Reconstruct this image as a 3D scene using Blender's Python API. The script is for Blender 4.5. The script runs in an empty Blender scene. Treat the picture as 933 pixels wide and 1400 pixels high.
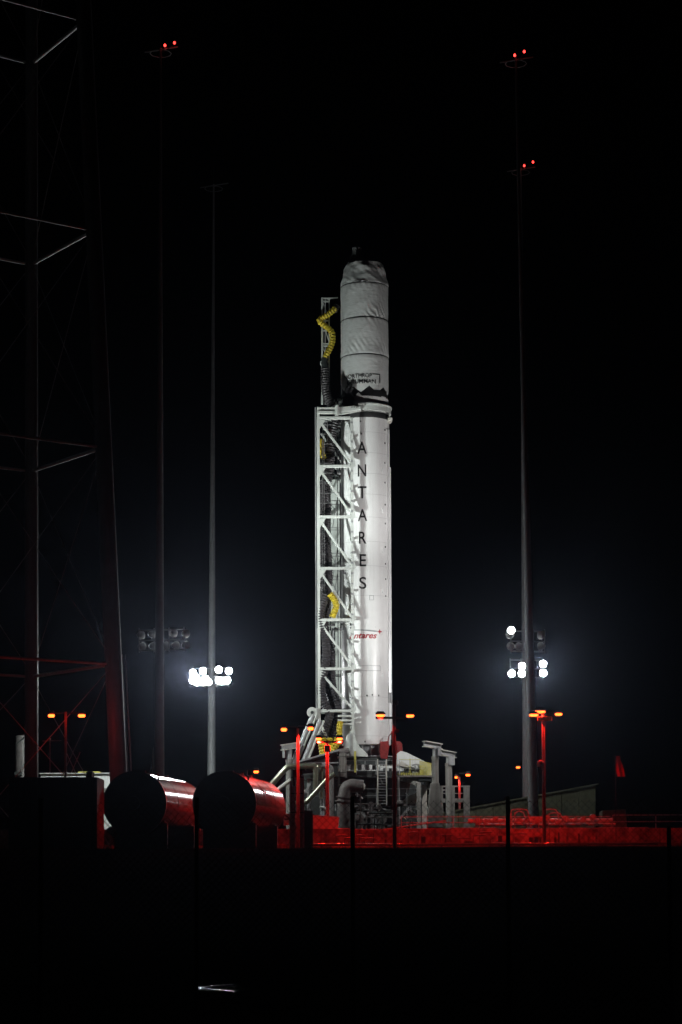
import bpy, bmesh, math, random
from mathutils import Vector, Matrix
random.seed(7)
S = bpy.context.scene
COL = S.collection

# ------------------------------------------------------------------ camera
F = 3000.0                       # focal length in photograph pixels (933 x 1400)
HORIZON = 1190.0
PITCH, ROLL = math.radians(3.0), math.radians(0.22)
PCX, PCY = 466.5, HORIZON - F * math.tan(PITCH)
CAMZ = 1.6
CR = Matrix.Rotation(math.pi / 2 + PITCH, 3, 'X') @ Matrix.Rotation(-ROLL, 3, 'Z')
cam = bpy.data.cameras.new('camera')
cam.sensor_width = 36.0
cam.lens = F / 1400 * 36
cam.shift_y = (PCY - 700) / 1400
cam.clip_start, cam.clip_end = 0.5, 2000
camo = bpy.data.objects.new('camera', cam)
COL.objects.link(camo)
camo.matrix_world = Matrix.Translation((0, 0, CAMZ)) @ CR.to_4x4()
S.camera = camo

# ------------------------------------------------------------------ night sky, faint moon, exposure
W = bpy.data.worlds.new('World'); S.world = W; W.use_nodes = True
wn = W.node_tree.nodes; wl = W.node_tree.links
bg = wn['Background']
sky = wn.new('ShaderNodeTexSky'); sky.sky_type = 'NISHITA'; sky.sun_disc = False
sky.sun_elevation = math.radians(-6.0); sky.sun_rotation = math.radians(200)
wl.new(sky.outputs[0], bg.inputs[0]); bg.inputs[1].default_value = 0.03
moon = bpy.data.lights.new('moonlight', 'SUN'); moon.energy = 0.0015; moon.angle = math.radians(0.5)
moon.color = (1, 0.96, 0.9)
mo = bpy.data.objects.new('moonlight', moon); COL.objects.link(mo)
mo.rotation_euler = (math.radians(50), 0, math.radians(160)); mo.location = (0, -5, 70)
S.view_settings.view_transform = 'Standard'; S.view_settings.look = 'None'
S.view_settings.exposure = 0.0; S.view_settings.gamma = 1.0
S.view_settings.use_curve_mapping = False
S.render.engine = 'CYCLES'
cy = S.cycles
cy.use_denoising = True
cy.max_bounces = 5; cy.diffuse_bounces = 3; cy.glossy_bounces = 3; cy.volume_bounces = 0
cy.sample_clamp_indirect = 4.0; cy.sample_clamp_direct = 0.0
cy.caustics_reflective = False; cy.caustics_refractive = False

# ------------------------------------------------------------------ helpers
def at(px, py, Y):
    """world point on the depth plane y = Y seen at photograph pixel (px, py)"""
    d = CR @ Vector(((px - PCX) / F, -(py - PCY) / F, -1.0))
    t = Y / d.y
    return Vector((d.x * t, Y, CAMZ + d.z * t))
def ppm(Y): return F / Y

class MB:
    def __init__(s): s.v = []; s.f = []
    def add(s, vs, fs):
        o = len(s.v); s.v += [Vector(v) for v in vs]; s.f += [tuple(i + o for i in f) for f in fs]; return s
    def box(s, a, b):
        x0, x1 = sorted((a[0], b[0])); y0, y1 = sorted((a[1], b[1])); z0, z1 = sorted((a[2], b[2]))
        vs = [(x, y, z) for z in (z0, z1) for y in (y0, y1) for x in (x0, x1)]
        return s.add(vs, [(0, 2, 3, 1), (4, 5, 7, 6), (0, 1, 5, 4), (2, 6, 7, 3), (0, 4, 6, 2), (1, 3, 7, 5)])
    def pbox(s, x0, x1, y0, y1, Ya, Yb):
        a = at(x0, y1, Ya); b = at(x1, y0, Ya); b.y = Yb
        return s.box(a, b)
    def bar(s, p0, p1, w, h=None, up=(0, 0, 1)):
        h = h or w; p0 = Vector(p0); p1 = Vector(p1); d = (p1 - p0).normalized()
        u = Vector(up)
        if abs(d.dot(u)) > 0.97: u = Vector((0, 1, 0))
        a = d.cross(u).normalized(); b = a.cross(d).normalized()
        vs = [p + a * (sx * w / 2) + b * (sy * h / 2) for p in (p0, p1) for sx, sy in ((-1, -1), (1, -1), (1, 1), (-1, 1))]
        return s.add(vs, [(0, 3, 2, 1), (4, 5, 6, 7), (0, 1, 5, 4), (1, 2, 6, 5), (2, 3, 7, 6), (3, 0, 4, 7)])
    def tube(s, p0, p1, r0, r1=None, n=12):
        return s.path([p0, p1], [r0, r0 if r1 is None else r1], n)
    def path(s, pts, r, n=12, cap=True):
        pts = [Vector(p) for p in pts]
        rs = r if isinstance(r, (list, tuple)) else [r] * len(pts)
        vs = []; fs = []; prev = None
        for i, p in enumerate(pts):
            d = ((pts[min(i + 1, len(pts) - 1)] - pts[max(i - 1, 0)])).normalized()
            if prev is None:
                u = Vector((0, 0, 1)) if abs(d.z) < 0.9 else Vector((0, 1, 0))
                a = d.cross(u).normalized()
            else:
                a = (prev - d * prev.dot(d)).normalized()
            prev = a; b = d.cross(a)
            for k in range(n):
                t = 2 * math.pi * k / n
                vs.append(p + (a * math.cos(t) + b * math.sin(t)) * rs[i])
        for i in range(len(pts) - 1):
            for k in range(n):
                k2 = (k + 1) % n
                fs.append((i * n + k, i * n + k2, (i + 1) * n + k2, (i + 1) * n + k))
        if cap:
            fs.append(tuple(range(n - 1, -1, -1))); o = (len(pts) - 1) * n; fs.append(tuple(o + k for k in range(n)))
        return s.add(vs, fs)
    def lathe(s, c, prof, n=48, cap=True, disp=None):
        """prof: list of (r, z) absolute z, about the vertical through c"""
        vs = []; fs = []
        for i, (r, z) in enumerate(prof):
            for k in range(n):
                t = 2 * math.pi * k / n
                rr, zz = (r, z) if disp is None else disp(r, z, t)
                vs.append((c[0] + rr * math.cos(t), c[1] + rr * math.sin(t), zz))
        m = len(prof)
        for i in range(m - 1):
            for k in range(n):
                k2 = (k + 1) % n
                fs.append((i * n + k, i * n + k2, (i + 1) * n + k2, (i + 1) * n + k))
        if cap:
            fs.append(tuple(range(n - 1, -1, -1))); o = (m - 1) * n; fs.append(tuple(o + k for k in range(n)))
        return s.add(vs, fs)
    def prism(s, pix, Ya, Yb):
        """polygon given in photograph pixels on plane Ya, extruded back to Yb"""
        fr = [at(x, y, Ya) for x, y in pix]; n = len(fr)
        return s.prism3(fr, Vector((0, Yb - Ya, 0)))
    def prism3(s, fr, d):
        fr = [Vector(p) for p in fr]; n = len(fr); d = Vector(d)
        vs = fr + [p + d for p in fr]
        fs = [tuple(range(n - 1, -1, -1)), tuple(range(n, 2 * n))] + [(k, (k + 1) % n, n + (k + 1) % n, n + k) for k in range(n)]
        return s.add(vs, fs)
    def mesh(s, name, off=(0, 0, 0), smooth=False, bevel=0):
        off = Vector(off); me = bpy.data.meshes.new(name)
        me.from_pydata([tuple(v - off) for v in s.v], [], s.f)
        bm = bmesh.new(); bm.from_mesh(me)
        bmesh.ops.recalc_face_normals(bm, faces=bm.faces)
        if bevel: bmesh.ops.bevel(bm, geom=bm.edges[:], offset=bevel, segments=1, affect='EDGES', clamp_overlap=True)
        if smooth:
            for f in bm.faces: f.smooth = True
            for e in bm.edges:
                if len(e.link_faces) == 2 and e.calc_face_angle(0) > 0.7: e.smooth = False
        bm.to_mesh(me); bm.free(); me.update()
        return me

def tag(o, label=None, cat=None, group=None, kind=None):
    if label: o['label'] = label
    if cat: o['category'] = cat
    if group: o['group'] = group
    if kind: o['kind'] = kind
    return o
def thing(name, loc, label, cat, group=None):
    o = bpy.data.objects.new(name, None); o.empty_display_size = 0.3
    COL.objects.link(o); o.location = loc
    return tag(o, label, cat, group)
ROOT = {}
def part(name, mb, mat, parent, smooth=False, bevel=0, label=None):
    """a mesh under a thing (or under a part of it), geometry given in world coordinates"""
    root = ROOT.get(parent.name, parent)
    off = root.location if root.type == 'EMPTY' else Vector((0, 0, 0))
    o = bpy.data.objects.new(name, mb.mesh(name, off, smooth, bevel))
    o.data.materials.append(mat); COL.objects.link(o); o.parent = parent
    ROOT[o.name] = root
    if label: o['label'] = label
    return o
def solid(name, mb, mat, label=None, cat=None, group=None, kind=None, smooth=False, bevel=0):
    o = bpy.data.objects.new(name, mb.mesh(name, (0, 0, 0), smooth, bevel))
    o.data.materials.append(mat); COL.objects.link(o)
    return tag(o, label, cat, group, kind)
def curve_pts(pts, n=8):
    """Catmull-Rom through pts"""
    P = [Vector(p) for p in pts]; P = [P[0]] + P + [P[-1]]; out = []
    for i in range(1, len(P) - 2):
        for k in range(n):
            t = k / n; a, b, c, d = P[i - 1:i + 3]
            out.append(0.5 * ((2 * b) + (c - a) * t + (2 * a - 5 * b + 4 * c - d) * t * t + (3 * b - a - 3 * c + d) * t ** 3))
    return out + [P[-2]]
def resample(pts, step):
    L = [0.0]
    for a, b in zip(pts, pts[1:]): L.append(L[-1] + (b - a).length)
    n = max(2, int(L[-1] / step)); out = []; j = 0
    for i in range(n + 1):
        d = L[-1] * i / n
        while j < len(L) - 2 and L[j + 1] < d: j += 1
        seg = L[j + 1] - L[j]
        out.append(pts[j].lerp(pts[j + 1], (d - L[j]) / seg if seg else 0))
    return out
def ribbed(mb, pts, r, pitch=0.16, depth=0.12, n=12):
    p = resample(curve_pts(pts), pitch / 2)
    rs = [r * (1 + (depth if i % 2 else -depth)) for i in range(len(p))]
    return mb.path(p, rs, n)

# ------------------------------------------------------------------ materials
def mat(name, col, rough=0.5, metal=0.0, var=0.15, scale=2.0, bump=0.0, bscale=8.0, spec=0.5, stretch=(1, 1, 1), streak=0.0):
    m = bpy.data.materials.new(name); m.use_nodes = True
    n = m.node_tree.nodes; l = m.node_tree.links; b = n['Principled BSDF']
    b.inputs['Roughness'].default_value = rough; b.inputs['Metallic'].default_value = metal
    b.inputs['Specular IOR Level'].default_value = spec
    tc = n.new('ShaderNodeTexCoord'); mp = n.new('ShaderNodeMapping'); mp.inputs['Scale'].default_value = stretch
    l.new(tc.outputs['Object'], mp.inputs['Vector'])
    nz = n.new('ShaderNodeTexNoise'); nz.inputs['Scale'].default_value = scale; nz.inputs['Detail'].default_value = 6
    nz.inputs['Roughness'].default_value = 0.65
    l.new(mp.outputs[0], nz.inputs['Vector'])
    rp = n.new('ShaderNodeValToRGB')
    rp.color_ramp.elements[0].position = 0.3; rp.color_ramp.elements[1].position = 0.7
    c0 = [c * (1 - var) for c in col[:3]]; c1 = [min(1, c * (1 + var * 0.5)) for c in col[:3]]
    rp.color_ramp.elements[0].color = (*c0, 1); rp.color_ramp.elements[1].color = (*c1, 1)
    l.new(nz.outputs['Fac'], rp.inputs['Fac'])
    out = rp.outputs['Color']
    if streak:
        mp2 = n.new('ShaderNodeMapping'); mp2.inputs['Scale'].default_value = (6, 6, 0.25)
        l.new(tc.outputs['Object'], mp2.inputs['Vector'])
        n2 = n.new('ShaderNodeTexNoise'); n2.inputs['Scale'].default_value = 1.0; n2.inputs['Detail'].default_value = 4
        l.new(mp2.outputs[0], n2.inputs['Vector'])
        r2 = n.new('ShaderNodeValToRGB'); r2.color_ramp.elements[0].position = 0.52; r2.color_ramp.elements[1].position = 0.75
        r2.color_ramp.elements[0].color = (1, 1, 1, 1); r2.color_ramp.elements[1].color = (1 - streak, 1 - streak * 1.05, 1 - streak * 1.15, 1)
        l.new(n2.outputs['Fac'], r2.inputs['Fac'])
        mx = n.new('ShaderNodeMix'); mx.data_type = 'RGBA'; mx.blend_type = 'MULTIPLY'; mx.inputs[0].default_value = 1
        l.new(out, mx.inputs[6]); l.new(r2.outputs[0], mx.inputs[7]); out = mx.outputs[2]
    l.new(out, b.inputs['Base Color'])
    if bump:
        n3 = n.new('ShaderNodeTexNoise'); n3.inputs['Scale'].default_value = bscale; n3.inputs['Detail'].default_value = 5
        l.new(mp.outputs[0], n3.inputs['Vector'])
        bp = n.new('ShaderNodeBump'); bp.inputs['Strength'].default_value = bump; bp.inputs['Distance'].default_value = 0.05
        l.new(n3.outputs['Fac'], bp.inputs['Height']); l.new(bp.outputs[0], b.inputs['Normal'])
    return m
def emit(name, col, strength):
    m = bpy.data.materials.new(name); m.use_nodes = True
    n = m.node_tree.nodes; l = m.node_tree.links
    for x in list(n):
        if x.type == 'BSDF_PRINCIPLED': n.remove(x)
    e = n.new('ShaderNodeEmission'); e.inputs[0].default_value = (*col, 1); e.inputs[1].default_value = strength
    l.new(e.outputs[0], n['Material Output'].inputs[0]); return m

M = {
 'ground': mat('ground_dark_grass', (0.025, 0.03, 0.018), 0.95, var=0.5, scale=0.8, bump=0.6, bscale=6, spec=0.0),
 'bank': mat('shading_bank_soil', (0.11, 0.10, 0.08), 0.95, var=0.7, scale=1.1, bump=0.8, bscale=5, spec=0.0),
 'post': mat('lamp_post_paint', (0.17, 0.155, 0.15), 0.5, var=0.3, scale=3),
 'weed': mat('weed_blades', (0.05, 0.055, 0.025), 0.9, var=0.4, scale=3, spec=0.1),
 'concrete': mat('concrete', (0.30, 0.29, 0.27), 0.9, var=0.35, scale=1.2, bump=0.3, bscale=7, streak=0.4),
 'stone': mat('weathered_patchlit_concrete', (0.38, 0.33, 0.30), 0.9, var=0.92, scale=1.1, bump=0.8, bscale=4, streak=0.55),  # stains, plus strong mottle standing in for patchy red light
 'ramp': mat('ramp_concrete', (0.16, 0.165, 0.11), 0.95, var=0.3, scale=0.7, bump=0.3, spec=0.1, streak=0.25),
 'rocket': mat('rocket_white_paint', (0.78, 0.785, 0.78), 0.33, var=0.05, scale=0.8, spec=0.45, streak=0.10),
 'seam': mat('rocket_seam', (0.56, 0.56, 0.56), 0.5, var=0.1),
 'cover': mat('fairing_fabric', (0.62, 0.64, 0.63), 0.6, var=0.07, scale=1.5, bump=0.55, bscale=2.2, stretch=(1, 1, 2.2)),
 'shaded_cloth': mat('shaded_cloth', (0.13, 0.135, 0.135), 0.8, var=0.3, bump=0.4),  # knot of the wrap cloth, its shade put into the base colour
 'black': mat('black_paint', (0.012, 0.012, 0.013), 0.55, var=0.3),
 'letter': mat('lettering_black', (0.012, 0.012, 0.013), 0.5, var=0.1),
 'logo_red': mat('lettering_red', (0.35, 0.012, 0.02), 0.5, var=0.1),
 'logo_grey': mat('lettering_grey', (0.28, 0.31, 0.31), 0.5, var=0.3),
 'engine': mat('engine_section_grey', (0.25, 0.27, 0.28), 0.5, 0.3, var=0.3, scale=3),
 'truss': mat('white_truss_paint', (0.60, 0.63, 0.60), 0.5, var=0.10, scale=1.5, streak=0.22),
 'grey_steel': mat('galvanised_steel', (0.40, 0.41, 0.42), 0.5, 0.35, var=0.2, scale=3, streak=0.15),
 'mast': mat('mast_steel', (0.36, 0.37, 0.39), 0.55, 0.2, var=0.15, scale=2, streak=0.15),
 'dark_steel': mat('dark_steel', (0.04, 0.048, 0.046), 0.6, 0.2, var=0.4, scale=2),
 'hose': mat('black_hose', (0.045, 0.04, 0.043), 0.55, var=0.35, scale=4, bump=0.3),
 'yellow': mat('yellow_duct', (0.55, 0.42, 0.02), 0.55, var=0.2, scale=4),
 'yellow_paint_and_glow': mat('yellow_paint_and_glow', (0.50, 0.46, 0.09), 0.6, var=0.35, scale=3),  # real yellow paint; also colours parts that only look yellow under lamp light
 'pipe': mat('stainless_pipe', (0.30, 0.31, 0.23), 0.32, 0.75, var=0.25, scale=2),
 'pipe_grey': mat('grey_pipe', (0.20, 0.185, 0.18), 0.5, 0.1, var=0.35, scale=3, streak=0.2),
 'pale': mat('pale_paint', (0.55, 0.53, 0.48), 0.5, var=0.2, scale=3),
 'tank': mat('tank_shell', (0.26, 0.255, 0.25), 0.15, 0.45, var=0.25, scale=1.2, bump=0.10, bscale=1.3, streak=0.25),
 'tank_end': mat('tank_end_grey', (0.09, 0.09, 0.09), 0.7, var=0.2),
 'cabinet': mat('dark_cabinet', (0.03, 0.03, 0.03), 0.7, var=0.3, spec=0.2),
 'white': mat('white_cladding', (0.72, 0.74, 0.73), 0.55, var=0.1, scale=1, streak=0.2),
 'tower': mat('water_tower_paint', (0.20, 0.20, 0.21), 0.45, var=0.2, scale=1, streak=0.15),
 'pole': mat('light_pole_paint', (0.42, 0.38, 0.36), 0.5, var=0.2, scale=3),
 'red_tarp': mat('red_tarpaulin', (0.25, 0.012, 0.012), 0.65, var=0.4, scale=3, bump=0.8, bscale=4),
 'flag': mat('red_flag', (0.45, 0.01, 0.008), 0.8, var=0.2, scale=3),
 'wire': mat('fence_wire', (0.035, 0.035, 0.033), 0.7, var=0.2),
 'shiny': mat('glint_bar_metal', (0.8, 0.8, 0.8), 0.15, 1.0, var=0.2, scale=20),
 'white_lamp': emit('floodlight_glass_lit', (1.0, 0.98, 0.96), 60.0),
 'far_lamp': emit('floodlight_glass_bright', (0.96, 0.98, 1.0), 220.0),
 'red_lamp': emit('red_lamp_lit', (1.0, 0.085, 0.012), 9.0),
 'beacon': emit('beacon_lit', (1.0, 0.05, 0.04), 4.0),
}
def spot(name, loc, target, energy, size=math.radians(110), col=(1, 1, 1), blend=0.6, r=0.25):
    l = bpy.data.lights.new(name, 'SPOT'); l.energy = energy; l.spot_size = size; l.spot_blend = blend
    l.color = col; l.shadow_soft_size = r
    o = bpy.data.objects.new(name, l); COL.objects.link(o); o.location = loc
    o.rotation_euler = (Vector(target) - Vector(loc)).to_track_quat('-Z', 'Y').to_euler(); return o
def point(name, loc, energy, col, r=0.15):
    l = bpy.data.lights.new(name, 'POINT'); l.energy = energy; l.color = col; l.shadow_soft_size = r
    o = bpy.data.objects.new(name, l); COL.objects.link(o); o.location = loc; return o

# ------------------------------------------------------------------ ground
PAD, PLAT = 4.4, 2.6
def ground_z(y):
    if y < 70: return 0.0
    if y < 98: return PLAT * (0.5 - 0.5 * math.cos(math.pi * (y - 70) / 28))
    return PLAT if y < 150.6 else PAD
mb = MB()
ys = [-8, 5, 15, 25, 35, 45, 55, 65] + list(range(70, 99, 2)) + [110, 130, 150.3, 150.9, 170, 200, 240, 300, 400]
xs = [-110 + 220 * i / 40 for i in range(41)]
for y in ys:
    for x in xs:
        j = 0.0 if 96 < y else 0.06 * math.sin(x * 0.9 + y * 0.3)
        mb.v.append(Vector((x, y, ground_z(y) + j - (0.0 if y != 150.9 else 0))))
nx = len(xs)
for i in range(len(ys) - 1):
    for k in range(nx - 1):
        mb.f.append((i * nx + k, i * nx + k + 1, (i + 1) * nx + k + 1, (i + 1) * nx + k))
solid('ground', mb, M['ground'], kind='structure', smooth=True)

# ------------------------------------------------------------------ rocket
YR = 176.0
AX = at(501.2, 1020, YR).x
RC = (AX, YR)
R1 = 1.955
def zr(py): return at(500, py, YR).z
rocket = thing('rocket', (AX, YR, zr(1036)), 'tall white rocket with a wrapped nose standing on the launch mount', 'rocket')
part('engine_section', MB().lathe(RC, [(1.55, zr(1038)), (1.55, zr(1019))], 48), M['engine'], rocket, True)
mb = MB()
for k in range(14):
    a = 2 * math.pi * k / 14
    p = Vector((AX + 1.6 * math.cos(a), YR + 1.6 * math.sin(a), 0))
    part('engine_pipe', MB().tube((p.x, p.y, zr(1037)), (p.x, p.y, zr(1019)), 0.09, n=8), M['grey_steel'], rocket, True)

body = part('first_stage', MB().lathe(RC, [(1.9, zr(1019.5)), (R1, zr(1019)), (R1, zr(577))], 96), M['rocket'], rocket, True)
for y in (597, 625, 653, 681, 712, 745, 778, 818, 865, 955, 1008):
    part('seam_ring', MB().lathe(RC, [(R1 + 0.003, zr(y + 0.25)), (R1 + 0.003, zr(y - 0.25))], 96, cap=False), M['seam'], body, True)
part('interstage_band', MB().lathe(RC, [(R1 + 0.01, zr(577)), (R1 + 0.03, zr(576.5)), (R1 + 0.03, zr(570)), (1.8, zr(569.5))], 96), M['black'], rocket, True)
part('interstage', MB().lathe(RC, [(R1 - 0.05, zr(570)), (R1 - 0.05, zr(548))], 96), M['rocket'], rocket, True)
part('upper_stage', MB().lathe(RC, [(R1 - 0.1, zr(548)), (R1 - 0.12, zr(528))], 96), M['black'], rocket, True)
# cloth cover over the fairing: straps pinch it, folds run diagonally into the straps
bands = [394, 441, 491]
from mathutils import noise as MN
def folds(r, z, t):
    py = None
    d = 0.0
    for b in bands:
        zb = zr(b); dz = z - zb
        if abs(dz) < 0.12: d -= 0.035 * (1 - abs(dz) / 0.12)
        w = math.exp(-abs(dz - 0.25) / 0.55) if dz > 0 else math.exp(dz / 0.25) * 0.6
        s = math.sin(t * 26 + dz * 9 + 3 * MN.noise(Vector((t * 3, z * 0.8, b))))
        g = MN.noise(Vector((math.cos(t) * 1.6, math.sin(t) * 1.6, z * 0.7 + b)))
        d += 0.055 * w * s * max(0, 0.35 + 1.3 * g)
    d += 0.035 * MN.noise(Vector((math.cos(t) * 2.2, math.sin(t) * 2.2, z * 0.9)))
    d += 0.012 * MN.noise(Vector((math.cos(t) * 7, math.sin(t) * 7, z * 4)))
    if z < zr(498): d *= max(0.12, 1 - (zr(498) - z) / 0.4)
    return r + d, z
prof = []
zb0, zt0 = zr(534), zr(392)
for i in range(121):
    z = zb0 + (zt0 - zb0) * i / 120
    prof.append((1.925, z))
def low(r, z, t):
    rr, zz = folds(r, z, t)
    if z < zb0 + 1.2:          # zig-zag hem, tied up in points
        k = 1 - (z - zb0) / 1.2
        zz += k * (0.55 * abs(((t * 9 / math.pi) % 2) - 1) - 0.55)
    return rr, zz
cover = part('fairing_cover', MB().lathe(RC, prof, 220, cap=False, disp=low), M['cover'], rocket, True)
def topf(r, z, t):
    d = 0.12 * MN.noise(Vector((math.cos(t) * 2, math.sin(t) * 2, z * 1.8))) + 0.045 * math.sin(t * 17 + z * 7) * MN.noise(Vector((t, z * 2, 5)))
    return max(0.02, r + d * min(1, r)), z
P = [(393, 1.93), (391, 1.91), (389, 1.88), (385, 1.84), (380, 1.79), (375, 1.73), (370, 1.66), (366, 1.58), (363.5, 1.52), (362.3, 1.42), (361.8, 1.1), (361.5, 0.7), (361.2, 0.4)]
pp = []
for (a, ra), (b, rb) in zip(P, P[1:]):
    for k in range(5): pp.append((ra + (rb - ra) * k / 5, zr(a + (b - a) * k / 5)))
pp.append((P[-1][1], zr(P[-1][0])))
nose = part('nose_cover', MB().lathe(RC, pp, 160, disp=topf), M['cover'], rocket, True)
kx = at(488, 350, YR).x
part('gathered_knot', MB().lathe((kx, YR - 0.3), [(0.75, zr(362.5)), (0.62, zr(358.5)), (0.48, zr(354)), (0.34, zr(348)), (0.30, zr(344)), (0.36, zr(341)), (0.16, zr(338.5))], 40,
     disp=lambda r, z, t: (r * (1 + 0.22 * math.sin(7 * t + z)), z)), M['shaded_cloth'], nose, True)
for b in bands:
    part('strap', MB().lathe(RC, [(1.90, zr(b + 0.7)), (1.925, zr(b + 0.6)), (1.925, zr(b - 0.6)), (1.90, zr(b - 0.7))], 128, cap=False), M['black'], cover, True)
# patches and flaps tied under the hem
def cyl(px_off, z, r):
    """point on the rocket's front at a lateral offset (metres, seen from the camera) and height"""
    a = math.asin(max(-0.999, min(0.999, px_off / r)))
    return Vector((AX + r * math.sin(a), YR - r * math.cos(a), z))
mpp = YR / F
def patch(poly, r, name, m, parent, th=0.02, step=0.12, cxpix=None):
    """a flat pixel polygon wrapped onto the rocket"""
    cx = lambda py: PCX + (AX / YR) * F + (1020 - py) * -0.0078 + 0
    bm = bmesh.new()
    vs = [bm.verts.new(((x - axis_px(y)) * mpp * (1 - 0.006), 0, zr(y + limb(x, y)))) for x, y in poly]
    bm.faces.new(vs); return wrap_bm(bm, r, name, m, parent, step)
def axis_px(py):
    """pixel column of the rocket axis at row py"""
    lo = at(500, py, YR); return 500 + (AX - lo.x) * F / YR
def limb(x, y):
    """front of the cylinder is nearer than its axis: it shows a little higher; return the correction in pixels"""
    o = min(0.98, abs(x - axis_px(y)) / 33.3); near = R1 * math.sqrt(1 - o * o)
    return (HORIZON - y) * near / YR
def wrap_bm(bm, r, name, m, parent, step=0.12):
    xs_ = [v.co.x for v in bm.verts]; x = min(xs_) + step
    while x < max(xs_):
        bmesh.ops.bisect_plane(bm, geom=bm.verts[:] + bm.edges[:] + bm.faces[:], plane_co=(x, 0, 0), plane_no=(1, 0, 0)); x += step
    for v in bm.verts:
        c = cyl(v.co.x, v.co.z, r); v.co = c - rocket.location
    bmesh.ops.recalc_face_normals(bm, faces=bm.faces)
    me = bpy.data.meshes.new(name); bm.to_mesh(me); bm.free()
    o = bpy.data.objects.new(name, me); me.materials.append(m); COL.objects.link(o); o.parent = parent; ROOT[o.name] = rocket
    return o
for poly in ([(482, 549), (488, 541), (496, 548), (490, 552)], [(496, 548), (503, 540), (511, 549), (503, 552)], [(486, 540), (490, 536), (495, 541), (491, 545)], [(521, 538), (528, 540), (528, 546), (522, 545)]):
    patch(poly, 1.905, 'cloth_flap', M['cover'], rocket)
patch([(511, 533), (529, 535.5), (529.3, 544), (519, 541), (512, 540)], 1.96, 'dark_flap', M['black'], rocket)
# lettering -----------------------------------------------------------
def text_bm(body, shear=0.0, off=0.0):
    c = bpy.data.curves.new('t', 'FONT'); c.body = body; c.shear = shear; c.offset = off; c.resolution_u = 5
    o = bpy.data.objects.new('t', c); COL.objects.link(o)
    bpy.context.view_layer.update()
    me = bpy.data.meshes.new_from_object(o.evaluated_get(bpy.context.evaluated_depsgraph_get()))
    bpy.data.objects.remove(o); bpy.data.curves.remove(c)
    bm = bmesh.new(); bm.from_mesh(me); bpy.data.meshes.remove(me); return bm
def lettering(body, x0, x1, y0, y1, r, name, m, parent, shear=0.0, embolden=0.0):
    """fit text into pixel box x0..x1, y0(top)..y1(bottom) on the rocket's skin"""
    bm = text_bm(body, shear, embolden)
    bx0 = min(v.co.x for v in bm.verts); bx1 = max(v.co.x for v in bm.verts)
    by0 = min(v.co.y for v in bm.verts); by1 = max(v.co.y for v in bm.verts)
    ym = (y0 + y1) / 2; dl = limb((x0 + x1) / 2, ym); ac = axis_px(ym)
    k = 1 - R1 / YR
    for v in bm.verts:
        u = (v.co.x - bx0) / (bx1 - bx0); w = (v.co.y - by0) / (by1 - by0)
        v.co = Vector(((x0 + u * (x1 - x0) - ac) * mpp * k, 0, zr(y1 + (y0 - y1) * w + dl)))
    return wrap_bm(bm, r, name, m, parent, 0.1)
for ch, y, x0, x1 in (('A', 612, 488.3, 501.2), ('N', 643, 489, 500.6), ('T', 673, 489, 501), ('A', 704, 489, 502), ('R', 735, 490.5, 501), ('E', 766, 491.5, 500.5), ('S', 797, 491, 500.8)):
    lettering(ch, x0, x1, y - 8.2, y + 8.2, R1 + 0.006, 'letter', M['letter'], body, embolden=0.01)
lettering('NORTHROP', 469.5, 508.5, 510.6, 516.4, 1.965, 'lettering_top_line', M['letter'], cover, embolden=0.010)
lettering('GRUMMAN', 474, 514, 518.0, 524.0, 1.965, 'lettering_bottom_line', M['letter'], cover, embolden=0.010)
patch([(509.5, 510.8), (519.8, 511.6), (519.8, 524), (518.9, 524), (518.9, 512.6), (509.5, 511.8)], 1.965, 'lettering_bracket', M['letter'], cover)
lettering('antares', 478, 515.5, 865.5, 872.8, R1 + 0.006, 'logo_lettering', M['logo_red'], body, shear=0.35, embolden=0.025)
patch([(484, 860.5), (500, 860.8), (515, 862.4), (519, 864), (512, 864), (498, 862.3), (484, 861.8)], R1 + 0.005, 'logo_swoosh', M['logo_grey'], body)
patch([(519, 859.8), (519.9, 862.8), (523.2, 863.8), (520, 864.8), (519.2, 868), (518.3, 864.9), (515.8, 864), (518, 862.8)], R1 + 0.008, 'logo_star', M['logo_red'], body)
for poly in ([(488, 910.2), (520, 910.2), (520, 910.8), (488, 910.8)], [(488, 917), (520, 917), (520, 917.6), (488, 917.6)], [(519.4, 910.8), (520, 910.8), (520, 917), (519.4, 917)],
             [(505, 814), (511, 814), (511, 814.5), (505, 814.5)], [(505, 820), (511, 820), (511, 820.5), (505, 820.5)], [(505, 814.5), (505.5, 814.5), (505.5, 820), (505, 820)], [(510.5, 814.5), (511, 814.5), (511, 820), (510.5, 820)],
             [(513, 857), (513.8, 857), (513.8, 857.6), (513, 857.6)]):
    patch(poly, R1 + 0.004, 'hatch_line', M['logo_grey'], body)
for x, y in ((526.3, 588), (526.3, 606), (526.2, 633), (526.4, 660), (526.6, 690), (526.8, 716), (526.8, 748), (527, 771), (527.2, 792), (527.4, 815), (501.8, 951), (499, 1014), (517.5, 951), (509, 950), (493, 576), (494, 593)):
    p = cyl((x - axis_px(y)) * mpp, zr(y + limb(x, y)), R1 + 0.01)
    part('bolt_cover', MB().lathe((p.x, p.y), [(0.05, p.z - 0.06), (0.05, p.z + 0.06)], 8), M['dark_steel'], body)
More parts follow.
